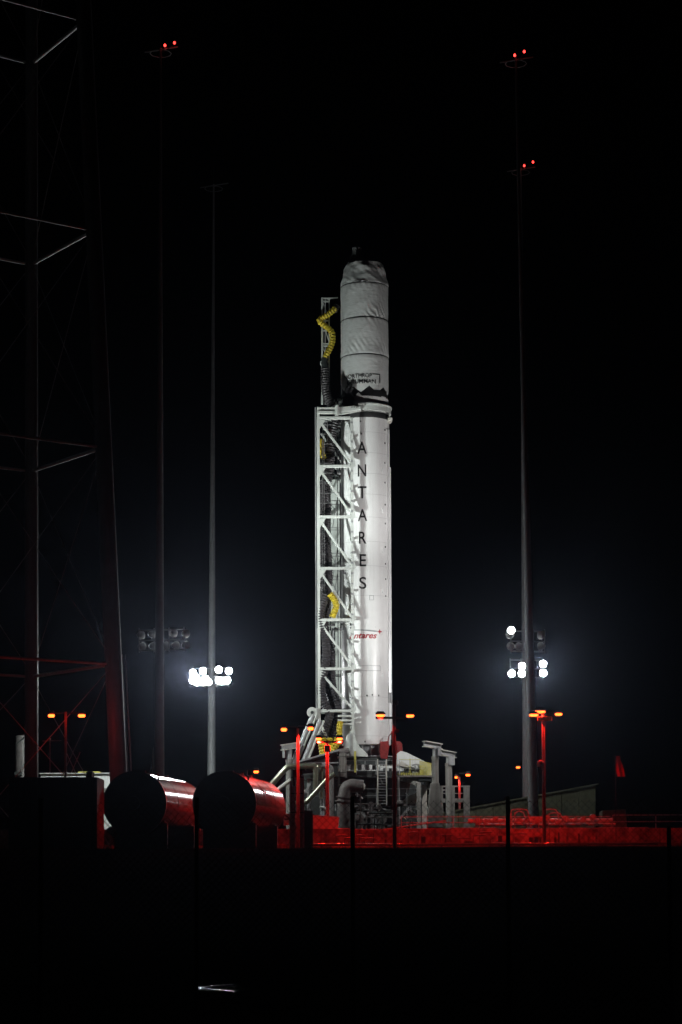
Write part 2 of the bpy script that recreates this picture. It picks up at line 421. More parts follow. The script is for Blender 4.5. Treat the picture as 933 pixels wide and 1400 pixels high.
# raceway along the right flank
def strip(x, w, ya, yb, r, name, m, thick=0.06):
    mb = MB(); n = 2
    a = math.asin(max(-0.995, min(0.995, (x - axis_px((ya + yb) / 2)) * mpp / R1)))
    c = Vector((math.sin(a), -math.cos(a), 0)); tvec = Vector((math.cos(a), math.sin(a), 0))
    base = Vector((AX, YR, 0)) + c * (R1 - 0.02)
    pts = [base - tvec * w / 2, base + tvec * w / 2, base + tvec * w / 2 + c * thick, base - tvec * w / 2 + c * thick]
    lo, hi = zr(yb), zr(ya)
    mb.prism3([Vector((p.x, p.y, lo)) for p in pts], (0, 0, hi - lo))
    return part(name, mb, m, rocket)
strip(531.2, 0.34, 590, 1012, R1, 'raceway', M['rocket'], 0.12)
strip(534, 0.22, 640, 1000, R1, 'raceway', M['rocket'], 0.14)
for y in (648, 702, 757, 812, 868, 925):
    strip(523.5, 0.22, y - 3, y + 2.5, R1, 'raceway_bracket', M['rocket'], 0.07)
mb = MB(); c = at(531, 985, YR); mb.box((c.x - 0.05, YR - 0.9, zr(962)), (c.x + 0.32, YR - 0.2, zr(948)))
part('raceway_bracket', mb, M['grey_steel'], rocket)

# ------------------------------------------------------------------ strongback (erector) beside the rocket
YF, YB = 173.4, 178.6
sb = thing('erector_tower', (at(458, 1040, 176).x, 176, zr(1040)), 'white steel truss erector tower holding the rocket on its left side', 'tower')
XL, XRr = at(435.5, 800, YF).x, at(482, 800, YF).x
def zf(py, Y=YF): return at(460, py, Y).z
def wx(px, py, Y=YF): return at(px, py, Y).x
cw = 0.22
m_ = MB(); m_.box((XL - 0.24, YF + 0.1, zf(985)), (XL - 0.15, YF + 0.3, zf(556))); part('column_channel', m_, M['grey_steel'], sb)
for (x, Y, y0, y1) in ((XL + 0.04, YF, 556, 985), (XRr, YF, 571, 1000), (XL - 0.05, YB, 570, 985)):
    m_ = MB(); m_.box((x - cw / 2, Y - cw / 2, at(460, y1, Y).z), (x + cw / 2, Y + cw / 2, at(460, y0, Y).z))
    part('column', m_, M['truss'], sb, bevel=0.02)
m_ = MB(); m_.box((XL + 0.9 - 0.12, YB - 0.12, at(460, 940, YB).z), (XL + 0.9 + 0.12, YB + 0.12, at(460, 600, YB).z)); part('column', m_, M['truss'], sb)
lv = [571.5, 637.5, 706.5, 777, 847.5, 914.5, 972]
for i, y in enumerate(lv):
    z = zf(y); th = 0.22
    part('crossbeam', MB().box((XL + cw / 2, YF - 0.13, z - th / 2), (XRr - cw / 2, YF + 0.13, z + th / 2)), M['truss'], sb, bevel=0.02)
    zb = at(460, y + 2, YB).z
    part('crossbeam', MB().box((XL + 0.1, YB - 0.1, zb - 0.12), (XRr, YB + 0.1, zb + 0.12)), M['truss'], sb)
    for x in (XL,):
        part('side_beam', MB().box((x - 0.1, YF + cw / 2, z - 0.11), (x + 0.1, YB - cw / 2, z + 0.11)), M['truss'], sb)
    if i < len(lv) - 1:
        z2 = zf(lv[i + 1])
        a = Vector((XL + 0.1, YF, z - 0.2)); b = Vector((XRr - 0.1, YF, z2 + 0.25))
        part('diagonal_brace', MB().bar(a, b, 0.18, 0.16, up=(0, 1, 0)), M['truss'], sb, bevel=0.015)
        part('diagonal_brace', MB().bar(a + Vector((0.1, YB - YF, 0)), b + Vector((0, YB - YF, 0)), 0.14, 0.14, up=(0, 1, 0)), M['truss'], sb)
        # bottom-right gusset and top-left gusset
        g = [Vector((XRr + 0.1, YF - 0.16, z2 + 0.12)), Vector((XRr + 0.1, YF - 0.16, z2 + 1.0)), Vector((XRr - 0.55, YF - 0.16, z2 + 0.12))]
        part('gusset', MB().prism3([Vector((XRr + 0.13, YF - 0.1, z2 - 0.1)), Vector((XRr + 0.30, YF - 0.1, z2 + 0.05)), Vector((XRr + 0.13, YF - 0.1, z2 + 0.9))], (0, 0.16, 0)), M['truss'], sb)
        part('gusset', MB().prism3([Vector((XL + 0.13, YF - 0.1, z - 0.14)), Vector((XL + 0.62, YF - 0.1, z - 0.14)), Vector((XL + 0.13, YF - 0.1, z - 0.9))], (0, 0.14, 0)), M['truss'], sb)
        # curved-looking side brackets that reach the rocket
        for dz in (0.35, 0.62):
            zz = z + (z2 - z) * dz
            part('saddle_arm', MB().bar((XRr - 0.9, YB - 1.4, zz + 0.35), (XRr + 0.05, YF + 0.4, zz - 0.35), 0.08, 0.16), M['truss'], sb)
for i in range(len(lv) - 1):
    za, zb_ = zf(lv[i]), zf(lv[i + 1]); xm = (XL + XRr) / 2
    part('thin_brace', MB().bar((XRr, YB - 0.3, za - 0.2), (XL + 0.2, YB - 0.3, zb_ + 0.2), 0.07), M['grey_steel'], sb)
    part('side_brace', MB().bar((XL, YF + 0.2, za - 0.2), (XL, YB - 0.2, zb_ + 0.2), 0.1), M['grey_steel'], sb)
    part('cable_tray', MB().box((XL + 0.72, YF + 0.9, zb_), (XL + 0.80, YF + 1.3, za)), M['grey_steel'], sb)
    for k in range(5):
        zz = za + (zb_ - za) * (k + 0.5) / 5
        part('tray_clip', MB().box((XL + 0.2, YF + 0.75, zz - 0.03), (XL + 1.1, YF + 0.82, zz + 0.03)), M['grey_steel'], sb)
        part('bolt_plate', MB().box((XRr - 0.09, YF - cw / 2 - 0.03, zz - 0.07), (XRr + 0.09, YF - cw / 2 - 0.002, zz + 0.07)), M['grey_steel'], sb)
for dx, yy in ((0.35, 173.75), (0.48, 173.8), (1.55, 174.9), (1.75, 175.0)):
    part('conduit', MB().tube((XL + dx, yy, zf(965)), (XL + dx, yy, zf(600)), 0.035, n=6), M['grey_steel' if dx < 1 else 'hose'], sb)
# tapered foot
part('column', MB().bar((XRr, YF, zf(1000)), (at(466, 1034, YF).x, YF, zf(1034)), cw, cw, up=(0, 1, 0)), M['truss'], sb)
part('column', MB().bar((XL, YF, zf(985)), (at(446, 1006, YF).x, YF, zf(1006)), cw, cw, up=(0, 1, 0)), M['truss'], sb)
for y in (979, 985, 990):
    part('crossbeam', MB().box((at(462, y, YF).x, YF - 0.1, zf(y + 1.2)), (XRr, YF + 0.3, zf(y - 1.2))), M['truss'], sb)
part('foot_bracket', MB().prism([(474, 1006), (480, 1000), (486, 1007), (492, 1021), (503, 1031), (504, 1035), (476, 1034), (468, 1031)], 172.8, 174.2), M['truss'], sb, bevel=0.03)
part('foot_rib', MB().pbox(479.4, 480.6, 1004, 1034, 172.7, 172.79), M['grey_steel'], sb)
part('foot_cylinder', MB().tube(at(459, 1028, 172.5), at(478, 1026, 172.5), 0.22, n=14), M['pipe_grey'], sb, True)
part('foot_pin', MB().tube(at(466, 1014, 172.6), at(466, 1014, 172.9), 0.25, n=16), M['red_tarp'], sb)
# rear panel and ladder behind the truss
part('rear_panel', MB().pbox(452, 466.5, 655, 858, 177.6, 177.8), M['truss'], sb)
part('rear_panel', MB().pbox(459, 480, 650, 968, 178.2, 178.4), M['truss'], sb)
lad = part('ladder_rail', MB().pbox(451, 452.3, 660, 862, 175.4, 175.5), M['dark_steel'], sb)
part('ladder_rail', MB().pbox(465.2, 466.8, 660, 862, 175.4, 175.5), M['grey_steel'], sb)
for y in (673, 684, 689, 721, 724, 756, 760, 788, 792):
    part('ladder_rung', MB().pbox(452.3, 465.2, y, y + 0.8, 175.4, 175.5), M['grey_steel'], sb)
for y in (700, 770, 805):
    part('thin_rod', MB().tube(at(462, y - 22, 175), at(455, y + 22, 175), 0.03, n=6), M['grey_steel'], sb)
    part('thin_rod', MB().tube(at(453, y - 12, 175.2), at(466, y + 14, 175.2), 0.03, n=6), M['grey_steel'], sb)
for i in range(8):
    y = 592 + i * 9
    part('grating_bar', MB().pbox(439, 466, y, y + 0.6, 175.9, 176.0), M['dark_steel'], sb)
    part('grating_bar', MB().pbox(441 + i * 3.2, 441.6 + i * 3.2, 575, 655, 176.1, 176.15), M['dark_steel'], sb)
# clutter of valves and fittings at the arm levels
random.seed(3)
for (x0, x1, y0, y1, n_) in ((440, 466, 642, 654, 12), (444, 482, 850, 862, 16), (436, 466, 572, 590, 12), (450, 466, 546, 556, 10)):
    for k in range(n_):
        x = random.uniform(x0, x1); y = random.uniform(y0, y1); Yq = random.uniform(173.9, 175.2) if y0 != 546 else random.uniform(176.4, 177.6)
        if random.random() < 0.5:
            part('valve_fitting', MB().tube(at(x - 2.6, y, Yq), at(x + 2.6, y + random.uniform(-2, 2), Yq), random.uniform(0.05, 0.12), n=8), M[random.choice(['grey_steel', 'truss', 'dark_steel'])], sb)
        else:
            part('valve_fitting', MB().pbox(x - 1.5, x + 1.5, y - 1.2, y + 1.2, Yq, Yq + 0.2), M[random.choice(['grey_steel', 'truss', 'dark_steel'])], sb, bevel=0.02)
# clamp ring round the rocket
z0, z1 = zr(567.5), zr(560)
part('clamp_ring', MB().lathe(RC, [(R1 + 0.02, z0), (R1 + 0.16, z0), (R1 + 0.16, z1), (R1 + 0.02, z1)], 72, cap=False), M['truss'], sb, True)
part('clamp_ring_lip', MB().lathe(RC, [(R1 + 0.1, z1 + 0.002), (R1 + 0.24, z1 + 0.002), (R1 + 0.24, z1 + 0.1), (R1 + 0.1, z1 + 0.1)], 72, cap=False), M['truss'], sb, True)
part('clamp_arm', MB().pbox(433.5, 462, 556.5, 559, 173.2, 173.7), M['truss'], sb, bevel=0.02)
part('clamp_arm', MB().pbox(433.5, 460, 561.5, 565.5, 173.2, 173.7), M['truss'], sb, bevel=0.02)
part('clamp_arm', MB().prism([(458, 557), (484, 554.5), (494, 556), (494, 560), (478, 561.5), (458, 565.5)], 173.3, 174.4), M['truss'], sb, bevel=0.02)
part('clamp_hinge', MB().tube(at(461, 554.5, 173.1), at(461, 568, 173.1), 0.14, n=12), M['truss'], sb)
part('clamp_latch', MB().prism([(530.5, 571), (536.5, 570.5), (537, 572.5), (534, 575), (530.5, 575.5)], 174.8, 176.2), M['pale'], sb, bevel=0.02)
for x in (481, 484, 487, 489):
    part('clamp_hole', MB().pbox(x, x + 1, 555.7, 557.4, 173.27, 173.3), M['black'], sb)
# narrow upper mast
up0, up1 = at(440.7, 553, 177), at(440.7, 407, 177)
part('mast_rail', MB().bar(up0, up1, 0.15, 0.15, up=(0, 1, 0)), M['truss'], sb)
part('mast_rail', MB().bar(at(450.3, 522, 177), at(450.3, 407, 177), 0.11, 0.11, up=(0, 1, 0)), M['truss'], sb)
part('mast_rail', MB().bar(at(445, 553, 178.2), at(445, 408, 178.2), 0.1, 0.1, up=(0, 1, 0)), M['grey_steel'], sb)
for y in (408, 412, 438, 452, 470, 473, 500, 533):
    part('mast_rung', MB().bar(at(440.7, y, 177), at(450.3, y + 0.3, 177), 0.09, 0.12), M['truss'], sb)
for ya, yb in ((412, 438), (438, 470), (473, 500), (533, 552)):
    part('mast_brace', MB().bar(at(441, ya, 177), at(450.3, yb - 2, 177), 0.07, 0.07), M['truss'], sb)
part('mast_top_arm', MB().bar(at(450, 408, 177), at(462, 407, 177.2), 0.14, 0.1), M['truss'], sb)
part('mast_bracket', MB().pbox(438, 441.5, 494, 497.5, 176.6, 177.2), M['truss'], sb)
# hoses and ducts
def hose(pts, r, Y, m, name, pitch=0.2, depth=0.1, Ys=None):
    part(name, ribbed(MB(), [at(x, y, (Y if Ys is None else Ys[i])) for i, (x, y) in enumerate(pts)], r, pitch, depth), M[m], sb, True)
hose([(463, 568), (456, 590), (452, 612), (450, 640), (445, 668), (443, 705), (444, 760), (446, 800), (447, 816)], 0.42, 174.6, 'hose', 'black_hose')
hose([(447, 812), (441, 828), (438, 842), (440, 858), (446, 878), (446, 905), (441, 930), (440, 950), (447, 968), (451, 978), (446, 995), (443, 1012)], 0.33, 173.6, 'hose', 'black_hose')
hose([(449, 690), (447, 730), (450, 775), (449, 815), (445, 850), (448, 880), (449, 920), (450, 945), (456, 965), (457, 985), (452, 1012)], 0.28, 174.3, 'hose', 'black_hose')
hose([(452, 870), (454, 900), (455, 935), (461, 958), (463, 978), (459, 1000), (457, 1012)], 0.28, 174.0, 'hose', 'black_hose')
hose([(455, 862), (454.5, 890), (454, 920), (453, 940)], 0.14, 173.9, 'logo_grey', 'grey_cable', 0.3)
hose([(457, 426), (461.5, 417)], 0.26, 176.8, 'hose', 'duct_cuff')
hose([(459, 421), (450, 429), (439, 435.5), (437, 438.5), (441, 443), (450, 449.5), (454.5, 456), (454.5, 468), (450, 479), (444.5, 489)], 0.24, 176.5, 'yellow', 'yellow_duct', 0.22, 0.12)
hose([(444.5, 489), (444, 496), (445, 504)], 0.27, 176.6, 'dark_steel', 'duct_cuff', 0.3)
hose([(445, 503), (445, 520), (447, 540), (455, 556)], 0.36, 176.6, 'hose', 'black_hose')
hose([(441, 601), (437.5, 606), (441, 612)], 0.2, 174.0, 'yellow', 'yellow_duct'); hose([(437.8, 615), (440, 619), (443.5, 627)], 0.22, 174.0, 'yellow', 'yellow_duct')
hose([(451, 812), (456, 818), (460, 827), (458, 835), (454.5, 844)], 0.25, 173.3, 'yellow', 'yellow_duct', 0.22)
hose([(466, 986), (464.5, 995), (464.5, 1010)], 0.23, 173.0, 'yellow', 'yellow_duct', 0.22)
hose([(440, 1009), (441.5, 1020), (443, 1031)], 0.34, 172.6, 'yellow', 'yellow_duct', 0.22)
hose([(464, 1010), (459, 1018), (452, 1029)], 0.32, 172.6, 'yellow', 'yellow_duct', 0.22)
hose([(451, 1009), (451, 1020), (449, 1029)], 0.28, 172.8, 'yellow', 'yellow_duct', 0.22)
for pts in ([(474, 556), (476, 547), (474, 537), (477, 529), (482, 528)], [(478, 556), (481, 545), (478, 537), (481, 530)], [(470, 555), (472, 549), (471, 543)], [(476, 556), (475, 543), (479, 532)], [(482, 556), (479, 548), (477, 538)]):
    hose(pts, 0.20, 174.15, 'black', 'umbilical_hose', 0.25)
# hydraulic cylinders that raise it
part('clevis', MB().tube(at(427, 974, 172.9), at(427, 974, 173.6), 0.42, n=24), M['truss'], sb, True)
part('clevis_pin', MB().tube(at(427, 974, 172.8), at(427, 974, 173.7), 0.13, n=12), M['dark_steel'], sb)
part('clevis_plate', MB().prism([(424, 978), (433, 968), (436, 968), (436, 986), (428, 982)], 173.1, 173.5), M['truss'], sb)
for (a, b, Yc) in (((428, 978), (397, 1052), 172.9), ((438, 984), (414, 1044), 172.6)):
    part('hydraulic_barrel', MB().tube(at(*a, Yc), at(*b, Yc), 0.19, n=14), M['grey_steel'], sb, True)
    part('hydraulic_rod', MB().tube(at(a[0] + 5, a[1] + 1, Yc), at(b[0] + 5, b[1], Yc), 0.10, n=12), M['truss'], sb, True)

# ------------------------------------------------------------------ launch mount
lm = thing('launch_mount', (AX, YR, PAD), 'steel launch mount with railed deck under the rocket', 'launch pad')
DZ = zr(1058.5)
def octa(r, z0, z1): return MB().lathe(RC, [(r, z0), (r, z1)], 8)
part('deck', octa(5.0, DZ - 0.45, DZ), M['dark_steel'], lm)
part('deck_edge', MB().lathe(RC, [(5.01, DZ - 0.12), (5.08, DZ - 0.12), (5.08, DZ + 0.05), (5.01, DZ + 0.05)], 8, cap=False), M['dark_steel'], lm)
part('launch_ring', MB().lathe(RC, [(1.6, DZ + 0.003), (3.0, DZ + 0.003), (3.0, DZ + 0.2), (1.6, DZ + 0.2)], 48, cap=False), M['white'], lm, True)
for k in range(30):
    a = 2 * math.pi * k / 30
    p = Vector((AX + 2.85 * math.cos(a), YR + 2.85 * math.sin(a), 0)); tv = Vector((-math.sin(a), math.cos(a), 0))
    part('ring_tooth', MB().bar((p.x, p.y, DZ + 0.2), (p.x, p.y, DZ + 0.62), 0.22, 0.25, up=(math.cos(a), math.sin(a), 0)), M['white'], lm)
part('ring_table', MB().lathe(RC, [(1.6, DZ + 0.66), (3.05, DZ + 0.66), (3.05, DZ + 1.18), (1.6, DZ + 1.22)], 48, cap=False), M['dark_steel'], lm, True)
part('ring_drum', MB().lathe(RC, [(1.9, DZ), (1.9, DZ + 0.7)], 40), M['white'], lm, True)
part('ring_lip', MB().lathe(RC, [(2.4, zr(1036.5)), (2.9, zr(1036.5)), (2.9, zr(1035.5)), (2.4, zr(1035.5))], 48, cap=False), M['grey_steel'], lm, True)
part('flame_skirt', MB().lathe(RC, [(3.6, DZ - 0.46), (3.2, DZ - 2.0), (2.6, DZ - 2.6)], 8), M['dark_steel'], lm)
YD = 171.2
for x in (473, 487, 499, 514, 527, 546):
    part('rail_post', MB().pbox(x, x + 0.9, 1040, 1059, YD, YD + 0.06), M['grey_steel'], lm)
for y in (1039.5, 1045, 1050.5):
    part('guard_rail', MB().pbox(468, 580, y, y + 0.7, YD - 0.04, YD), M['grey_steel'], lm)
part('yellow_post', MB().pbox(484.6, 487.2, 1027, 1056, 171.0, 171.2), M['yellow_paint_and_glow'], lm)
# white housing on the right with windows
hs = part('housing', MB().prism([(543, 1030), (548, 1026.5), (557, 1029), (577, 1039), (590, 1046), (590.5, 1060), (543, 1060)], 172.4, 174.6), M['white'], lm, bevel=0.02)
for x0, x1 in ((552.5, 559), (561.5, 567.5), (571, 573)):
    part('window', MB().pbox(x0, x1, 1050, 1054.5, 172.36, 172.4), M['black'], hs)
part('housing', MB().pbox(520, 545, 1047, 1057, 172.8, 174.5), M['white'], lm)
for x0 in (524, 532, 538):
    part('window', MB().pbox(x0, x0 + 4, 1050, 1055, 172.76, 172.8), M['black'], lm)
part('gusset', MB().prism([(543, 1046), (549, 1040), (560, 1047), (558, 1049)], 172.2, 172.38), M['pale'], lm)
for k in range(10):
    x = 574 + k * 1.65
    part('yellow_slat', MB().pbox(x, x + 1.1, 1040 + k * 0.35, 1062.5, 171.6, 171.7), M['yellow_paint_and_glow'], lm)
part('walkway', MB().pbox(543, 592, 1060, 1062.3, 171.3, 174.8), M['pipe_grey'], lm)
for k in range(14):
    x = 544 + k * 2.3
    part('toe_slat', MB().pbox(x, x + 1.3, 1056.5, 1060, 171.32, 171.4), M['yellow_paint_and_glow'], lm)
part('rail_post', MB().pbox(560.4, 561.4, 1037, 1060, 171.3, 171.4), M['yellow_paint_and_glow'], lm)
part('guard_rail', MB().pbox(546, 575, 1038, 1038.7, 171.3, 171.36), M['yellow_paint_and_glow'], lm)
part('walkway_beam', MB().pbox(573, 593, 1063.5, 1067, 171.5, 174.5), M['dark_steel'], lm)
# supports below the deck
for (x0, x1, y0, Y, m_) in ((570, 575.5, 1070, 171, 'concrete'), (577, 584, 1073, 174, 'pale'), (544, 547, 1063, 171, 'pipe_grey'), (468, 472, 1064, 172, 'dark_steel'), (420, 425, 1064, 174, 'grey_steel'), (508, 514, 1075, 178, 'dark_steel')):
    b = at(x0, y0, Y); c_ = at(x1, y0, Y)
    part('support_leg', MB().box((b.x, Y, PAD), (c_.x, Y + 0.45, b.z)), M[m_], lm, bevel=0.02)
part('support_leg', MB().bar(at(548, 1064, 173), at(571, 1072, 171.3), 0.3), M['concrete'], lm)
part('flame_duct', MB().prism([(546, 1100), (556, 1090), (569, 1084), (572, 1100)], 175, 178), M['pale'], lm)
part('beam', MB().pbox(545, 576, 1099, 1102, 172.0, 172.6), M['pipe_grey'], lm)
part('beam', MB().bar(at(548, 1118, 171.6), at(560, 1104, 171.6), 0.18), M['grey_steel'], lm)
part('beam', MB().bar(at(560, 1104, 171.6), at(570, 1118, 171.6), 0.18), M['grey_steel'], lm)
for y in (1078, 1087):
    part('guard_rail', MB().pbox(500, 590, y, y + 0.7, 170.0, 170.05), M['grey_steel'], lm)
for x in (514.5, 546, 556):
    b = at(x, 1078, 170.1); part('rail_post', MB().box((b.x, 170.06, PAD), (b.x + 0.06, 170.12, b.z)), M['grey_steel'], lm)
for x in (515.8, 527.8):
    b = at(x, 1038, 170.8); e = at(x, 1101, 170.8)
    part('ladder_rail', MB().box((b.x, 170.8, e.z), (b.x + 0.09, 170.9, b.z)), M['pale'], lm)
for k in range(16):
    y = 1041 + k * 3.8
    part('ladder_rung', MB().pbox(517.3, 527.8, y, y + 0.7, 170.82, 170.88), M['grey_steel'], lm)
part('back_frame', MB().pbox(480, 545, 1064, 1068, 174.5, 175.5), M['dark_steel'], lm)
part('brace', MB().bar(at(503, 1064, 173), at(515, 1082, 173), 0.3), M['dark_steel'], lm)
part('back_wall', MB().pbox(405, 580, 1066, 1140, 181, 181.4), M['dark_steel'], lm)
# machinery seen through the railing under the deck
random.seed(11)
for k in range(46):
    x = random.uniform(484, 545); y = random.uniform(1098, 1130); Yq = random.uniform(165, 170)
    r_ = random.uniform(0.08, 0.24); q = random.random(); mm = M[random.choice(['pipe_grey', 'dark_steel', 'grey_steel', 'pipe_grey'])]
    a = at(x, y, Yq)
    if q < 0.4:
        part('valve_stem', MB().tube((a.x, Yq, PAD), (a.x, Yq, a.z), r_ * 0.45, n=8), mm, lm)
        part('handwheel', MB().tube((a.x, Yq - 0.03, a.z), (a.x, Yq + 0.03, a.z), r_ * 1.3, n=12), mm, lm)
    elif q < 0.75:
        part('valve_body', MB().tube((a.x - r_ * 1.6, Yq, a.z), (a.x + r_ * 1.6, Yq, a.z), r_, n=10), mm, lm, True)
    else:
        part('pipe_run', MB().tube((a.x - 0.9, Yq, a.z), (a.x + 0.9, Yq, a.z), 0.06, n=8), mm, lm)
rq = random.Random(31)
for k in range(70):
    zone = rq.choice(((408, 470, 1056, 1118, 170, 174), (545, 585, 1066, 1122, 171.5, 176), (472, 545, 1062, 1100, 172, 176), (548, 592, 1046, 1062, 171.9, 172.3)))
    x = rq.uniform(zone[0], zone[1]); y = rq.uniform(zone[2], zone[3]); Yq = rq.uniform(zone[4], zone[5]); q = rq.random()
    mm = M[rq.choice(['truss', 'grey_steel', 'pale', 'pipe', 'grey_steel'])]
    if q < 0.35:
        part('pipe_run', MB().path(curve_pts([at(x, y, Yq), at(x + rq.uniform(3, 9), y + rq.uniform(-1, 1), Yq), at(x + 10, y + rq.uniform(3, 9), Yq)]), rq.uniform(0.03, 0.08), 8), mm, lm, True)
    elif q < 0.6:
        part('riser', MB().tube(at(x, y, Yq), at(x, min(y + rq.uniform(8, 22), 1138), Yq), rq.uniform(0.03, 0.09), n=8), mm, lm, True)
    elif q < 0.85:
        w_ = rq.uniform(0.8, 2.4); part('junction_box', MB().pbox(x, x + w_, y, y + w_ * rq.uniform(0.7, 1.6), Yq, Yq + 0.15), mm, lm, bevel=0.015)
    else:
        part('strut', MB().bar(at(x, y, Yq), at(x + rq.uniform(-9, 9), y + rq.uniform(5, 12), Yq), 0.06), mm, lm)
# cabinet with sloping roof and white door
cab = thing('equipment_shed', at(440, 1064, 170.5), 'dark equipment shed with sloping roof and grey door below the hoses', 'shed')
part('shell', MB().prism([(420, 1044.5), (461, 1029), (463.5, 1065), (446, 1062), (420, 1048)], 170.4, 172.4), M['dark_steel'], cab)
part('roof', MB().prism([(405, 1042), (463.5, 1025), (463.7, 1027.5), (405, 1045)], 169.9, 172.6), M['dark_steel'], cab)
part('roof_edge', MB().bar(at(405, 1042.2, 169.86), at(463.5, 1025.6, 169.86), 0.06, 0.12), M['grey_steel'], cab)
part('crossbeam', MB().pbox(405, 463, 1042, 1043.8, 170.2, 170.35), M['grey_steel'], cab)
dr = part('door', MB().prism([(463.5, 1027), (474, 1029.5), (474.5, 1063.5), (464.5, 1061.5)], 170.0, 170.2), M['pipe_grey'], cab, bevel=0.02, label='pale grey ribbed door')
for y in (1033.5, 1055.5):
    part('hinge', MB().pbox(464.5, 473.8, y, y + 0.8, 169.92, 169.99), M['dark_steel'], dr)
for x in (466.5, 469, 471.5):
    part('rib', MB().pbox(x, x + 0.5, 1030, 1061, 169.95, 169.99), M['pale'], dr)
for x in (446, 462):
    b = at(x, 1062, 171)
    part('leg', MB().box((b.x, 171, PAD), (b.x + 0.15, 171.2, b.z + 0.3)), M['dark_steel'], cab)
# pillars with I-beam caps
def pillar(x0, x1, ytop, yjoin, capx0, capx1, capy, tilt, Y, label, plate=None, flare=None, inner=None):
    c = at((x0 + x1) / 2, yjoin, Y); r = (x1 - x0) / 2 * Y / F
    t = thing('support_pillar', (c.x, Y, PAD), label, 'pillar', 'grey pillars round the launch mount')
    top = at(x0, ytop, Y).z
    part('shaft', MB().lathe((c.x, Y), [(r, PAD), (r, c.z), ], 24), M['concrete'], t, True)
    part('head', MB().lathe((c.x, Y), [(r * 0.78, c.z), (r * 0.78, top)], 20), M['grey_steel'], t, True)
    part('collar', MB().lathe((c.x, Y), [(r * 1.12, c.z - 0.12), (r * 1.12, c.z + 0.1)], 24), M['concrete'], t, True)
    a = at(capx0, capy, Y - 0.4); b = at(capx1, capy + tilt, Y + 0.6); dz = Vector((0, 0, 0.2))
    part('cap_flange', MB().bar(a + dz, b + dz, 0.5, 0.07), M['pale'], t); part('cap_flange', MB().bar(a - dz, b - dz, 0.5, 0.07), M['pale'], t)
    part('cap_web', MB().bar(a, b, 0.12, 0.34), M['grey_steel'], t)
    if plate: part('side_plate', MB().pbox(*plate, Y - 0.4, Y - 0.2), M['grey_steel'], t)
    if flare: part('footing', MB().prism(flare, Y - 0.6, Y + 0.6), M['concrete'], t, bevel=0.05)
    return t
pillar(590.5, 600, 1022, 1036, 580, 603, 1017, 4, 168, 'tall grey pillar with tilted beam cap nearest the yellow slats', (599, 603, 1021, 1033), [(589, 1070), (601, 1070), (604, 1090), (607, 1132), (584, 1132), (587, 1090)])
pillar(609, 618.5, 1033, 1045, 603, 622, 1029, 3.5, 172, 'grey pillar with beam cap behind the one nearest the slats', (614, 622, 1034, 1046))
pillar(391, 400.5, 1023, 1040, 386, 407, 1022, -3, 172, 'grey pillar with beam cap left of the hydraulic cylinders', (386.5, 390, 1024, 1036))
# concrete stand on the right
st = thing('concrete_stand', (at(620, 1100, 174).x, 174, PAD), 'grey concrete stand with open bays right of the pillars', 'platform')
for (x0, x1, y0) in ((601, 606, 1076), (616, 622, 1074), (634, 642.5, 1075)):
    b = at(x0, y0, 174); e = at(x1, y0, 174); part('post', MB().box((b.x, 174, PAD), (e.x, 174.5, b.z)), M['concrete'], st, bevel=0.02)
for (x0, x1, y0, y1) in ((600, 643, 1074, 1076), (600, 634, 1084, 1085.2), (600, 640, 1091.5, 1097), (600, 617, 1079, 1081)):
    part('beam', MB().pbox(x0, x1, y0, y1, 174.05, 174.4), M['concrete'], st)
# red tarpaulin box on the rocket's right foot
tb = MB().prism([(520, 1014), (532, 1013), (532.5, 1020), (530, 1038), (521, 1037), (519.5, 1026)], 172.8, 174.6)
solid('tarpaulin_bundle', tb, M['red_tarp'], 'red tarpaulin wrapped box at the foot of the rocket', 'tarpaulin', bevel=0.05)
solid('tarpaulin_drum', MB().lathe((at(543, 1022, 174).x, 174), [(0.3, zr(1036)), (0.42, zr(1030)), (0.42, zr(1020)), (0.25, zr(1016))], 16, disp=lambda r, z, t: (r * (1 + 0.1 * math.sin(5 * t + 3 * z)), z)),
      M['red_tarp'], 'red covered drum right of the rocket, behind the black lamp pole', 'drum', smooth=True)
solid('red_hose', MB().path(curve_pts([at(531, 1016, 173.6), at(531.5, 1008, 173.5), at(534, 1004, 173.4), at(538, 1000, 173.4), at(541, 1012, 173.5), at(543, 1018, 173.6)]), 0.035, 8), M['red_tarp'], 'thin red hose looping beside the rocket base', 'hose', smooth=True)

# ------------------------------------------------------------------ pipework left of the mount
def pipe(name, pts, r, Y, m, label, flanges=(), Ys=None):
    W3 = [at(x, y, Y if Ys is None else Ys[i]) for i, (x, y) in enumerate(pts)]
    t = thing(name, (W3[-1].x, W3[-1].y, min(p.z for p in W3)), label, 'pipe')
    # round the elbows
    out = [W3[0]]
    for a, b, c in zip(W3, W3[1:], W3[2:]):
        d0 = (a - b); d1 = (c - b); k = min(r * 1.6, d0.length * 0.45, d1.length * 0.45)
        p0 = b + d0.normalized() * k; p1 = b + d1.normalized() * k
        for i in range(7):
            u = i / 6; out.append(p0 * (1 - u) ** 2 + b * 2 * u * (1 - u) + p1 * u * u)
    out.append(W3[-1])
    part('run', MB().path(out, r, 18), M[m], t, True)
    for (x, y, dx, dy) in flanges:
        c = at(x, y, Y); d = Vector((dx, 0, dy)).normalized() * 0.05
        part('flange', MB().tube(c - d, c + d, r * 1.28, n=20), M[m], t, True)
    return t
pipe('large_pipe', [(372, 1072), (394, 1047.5), (427, 1047.5), (432, 1047.5), (432, 1080)], 0.22, 169, 'pipe', 'olive steel pipe bending down from left onto the pad', [(406, 1047.5, 1, 0), (418, 1047.5, 1, 0)])
pipe('large_pipe', [(424, 1048), (440, 1047.5), (440, 1092)], 0.17, 169.6, 'pipe', 'second olive riser pipe left of the lamp pole')
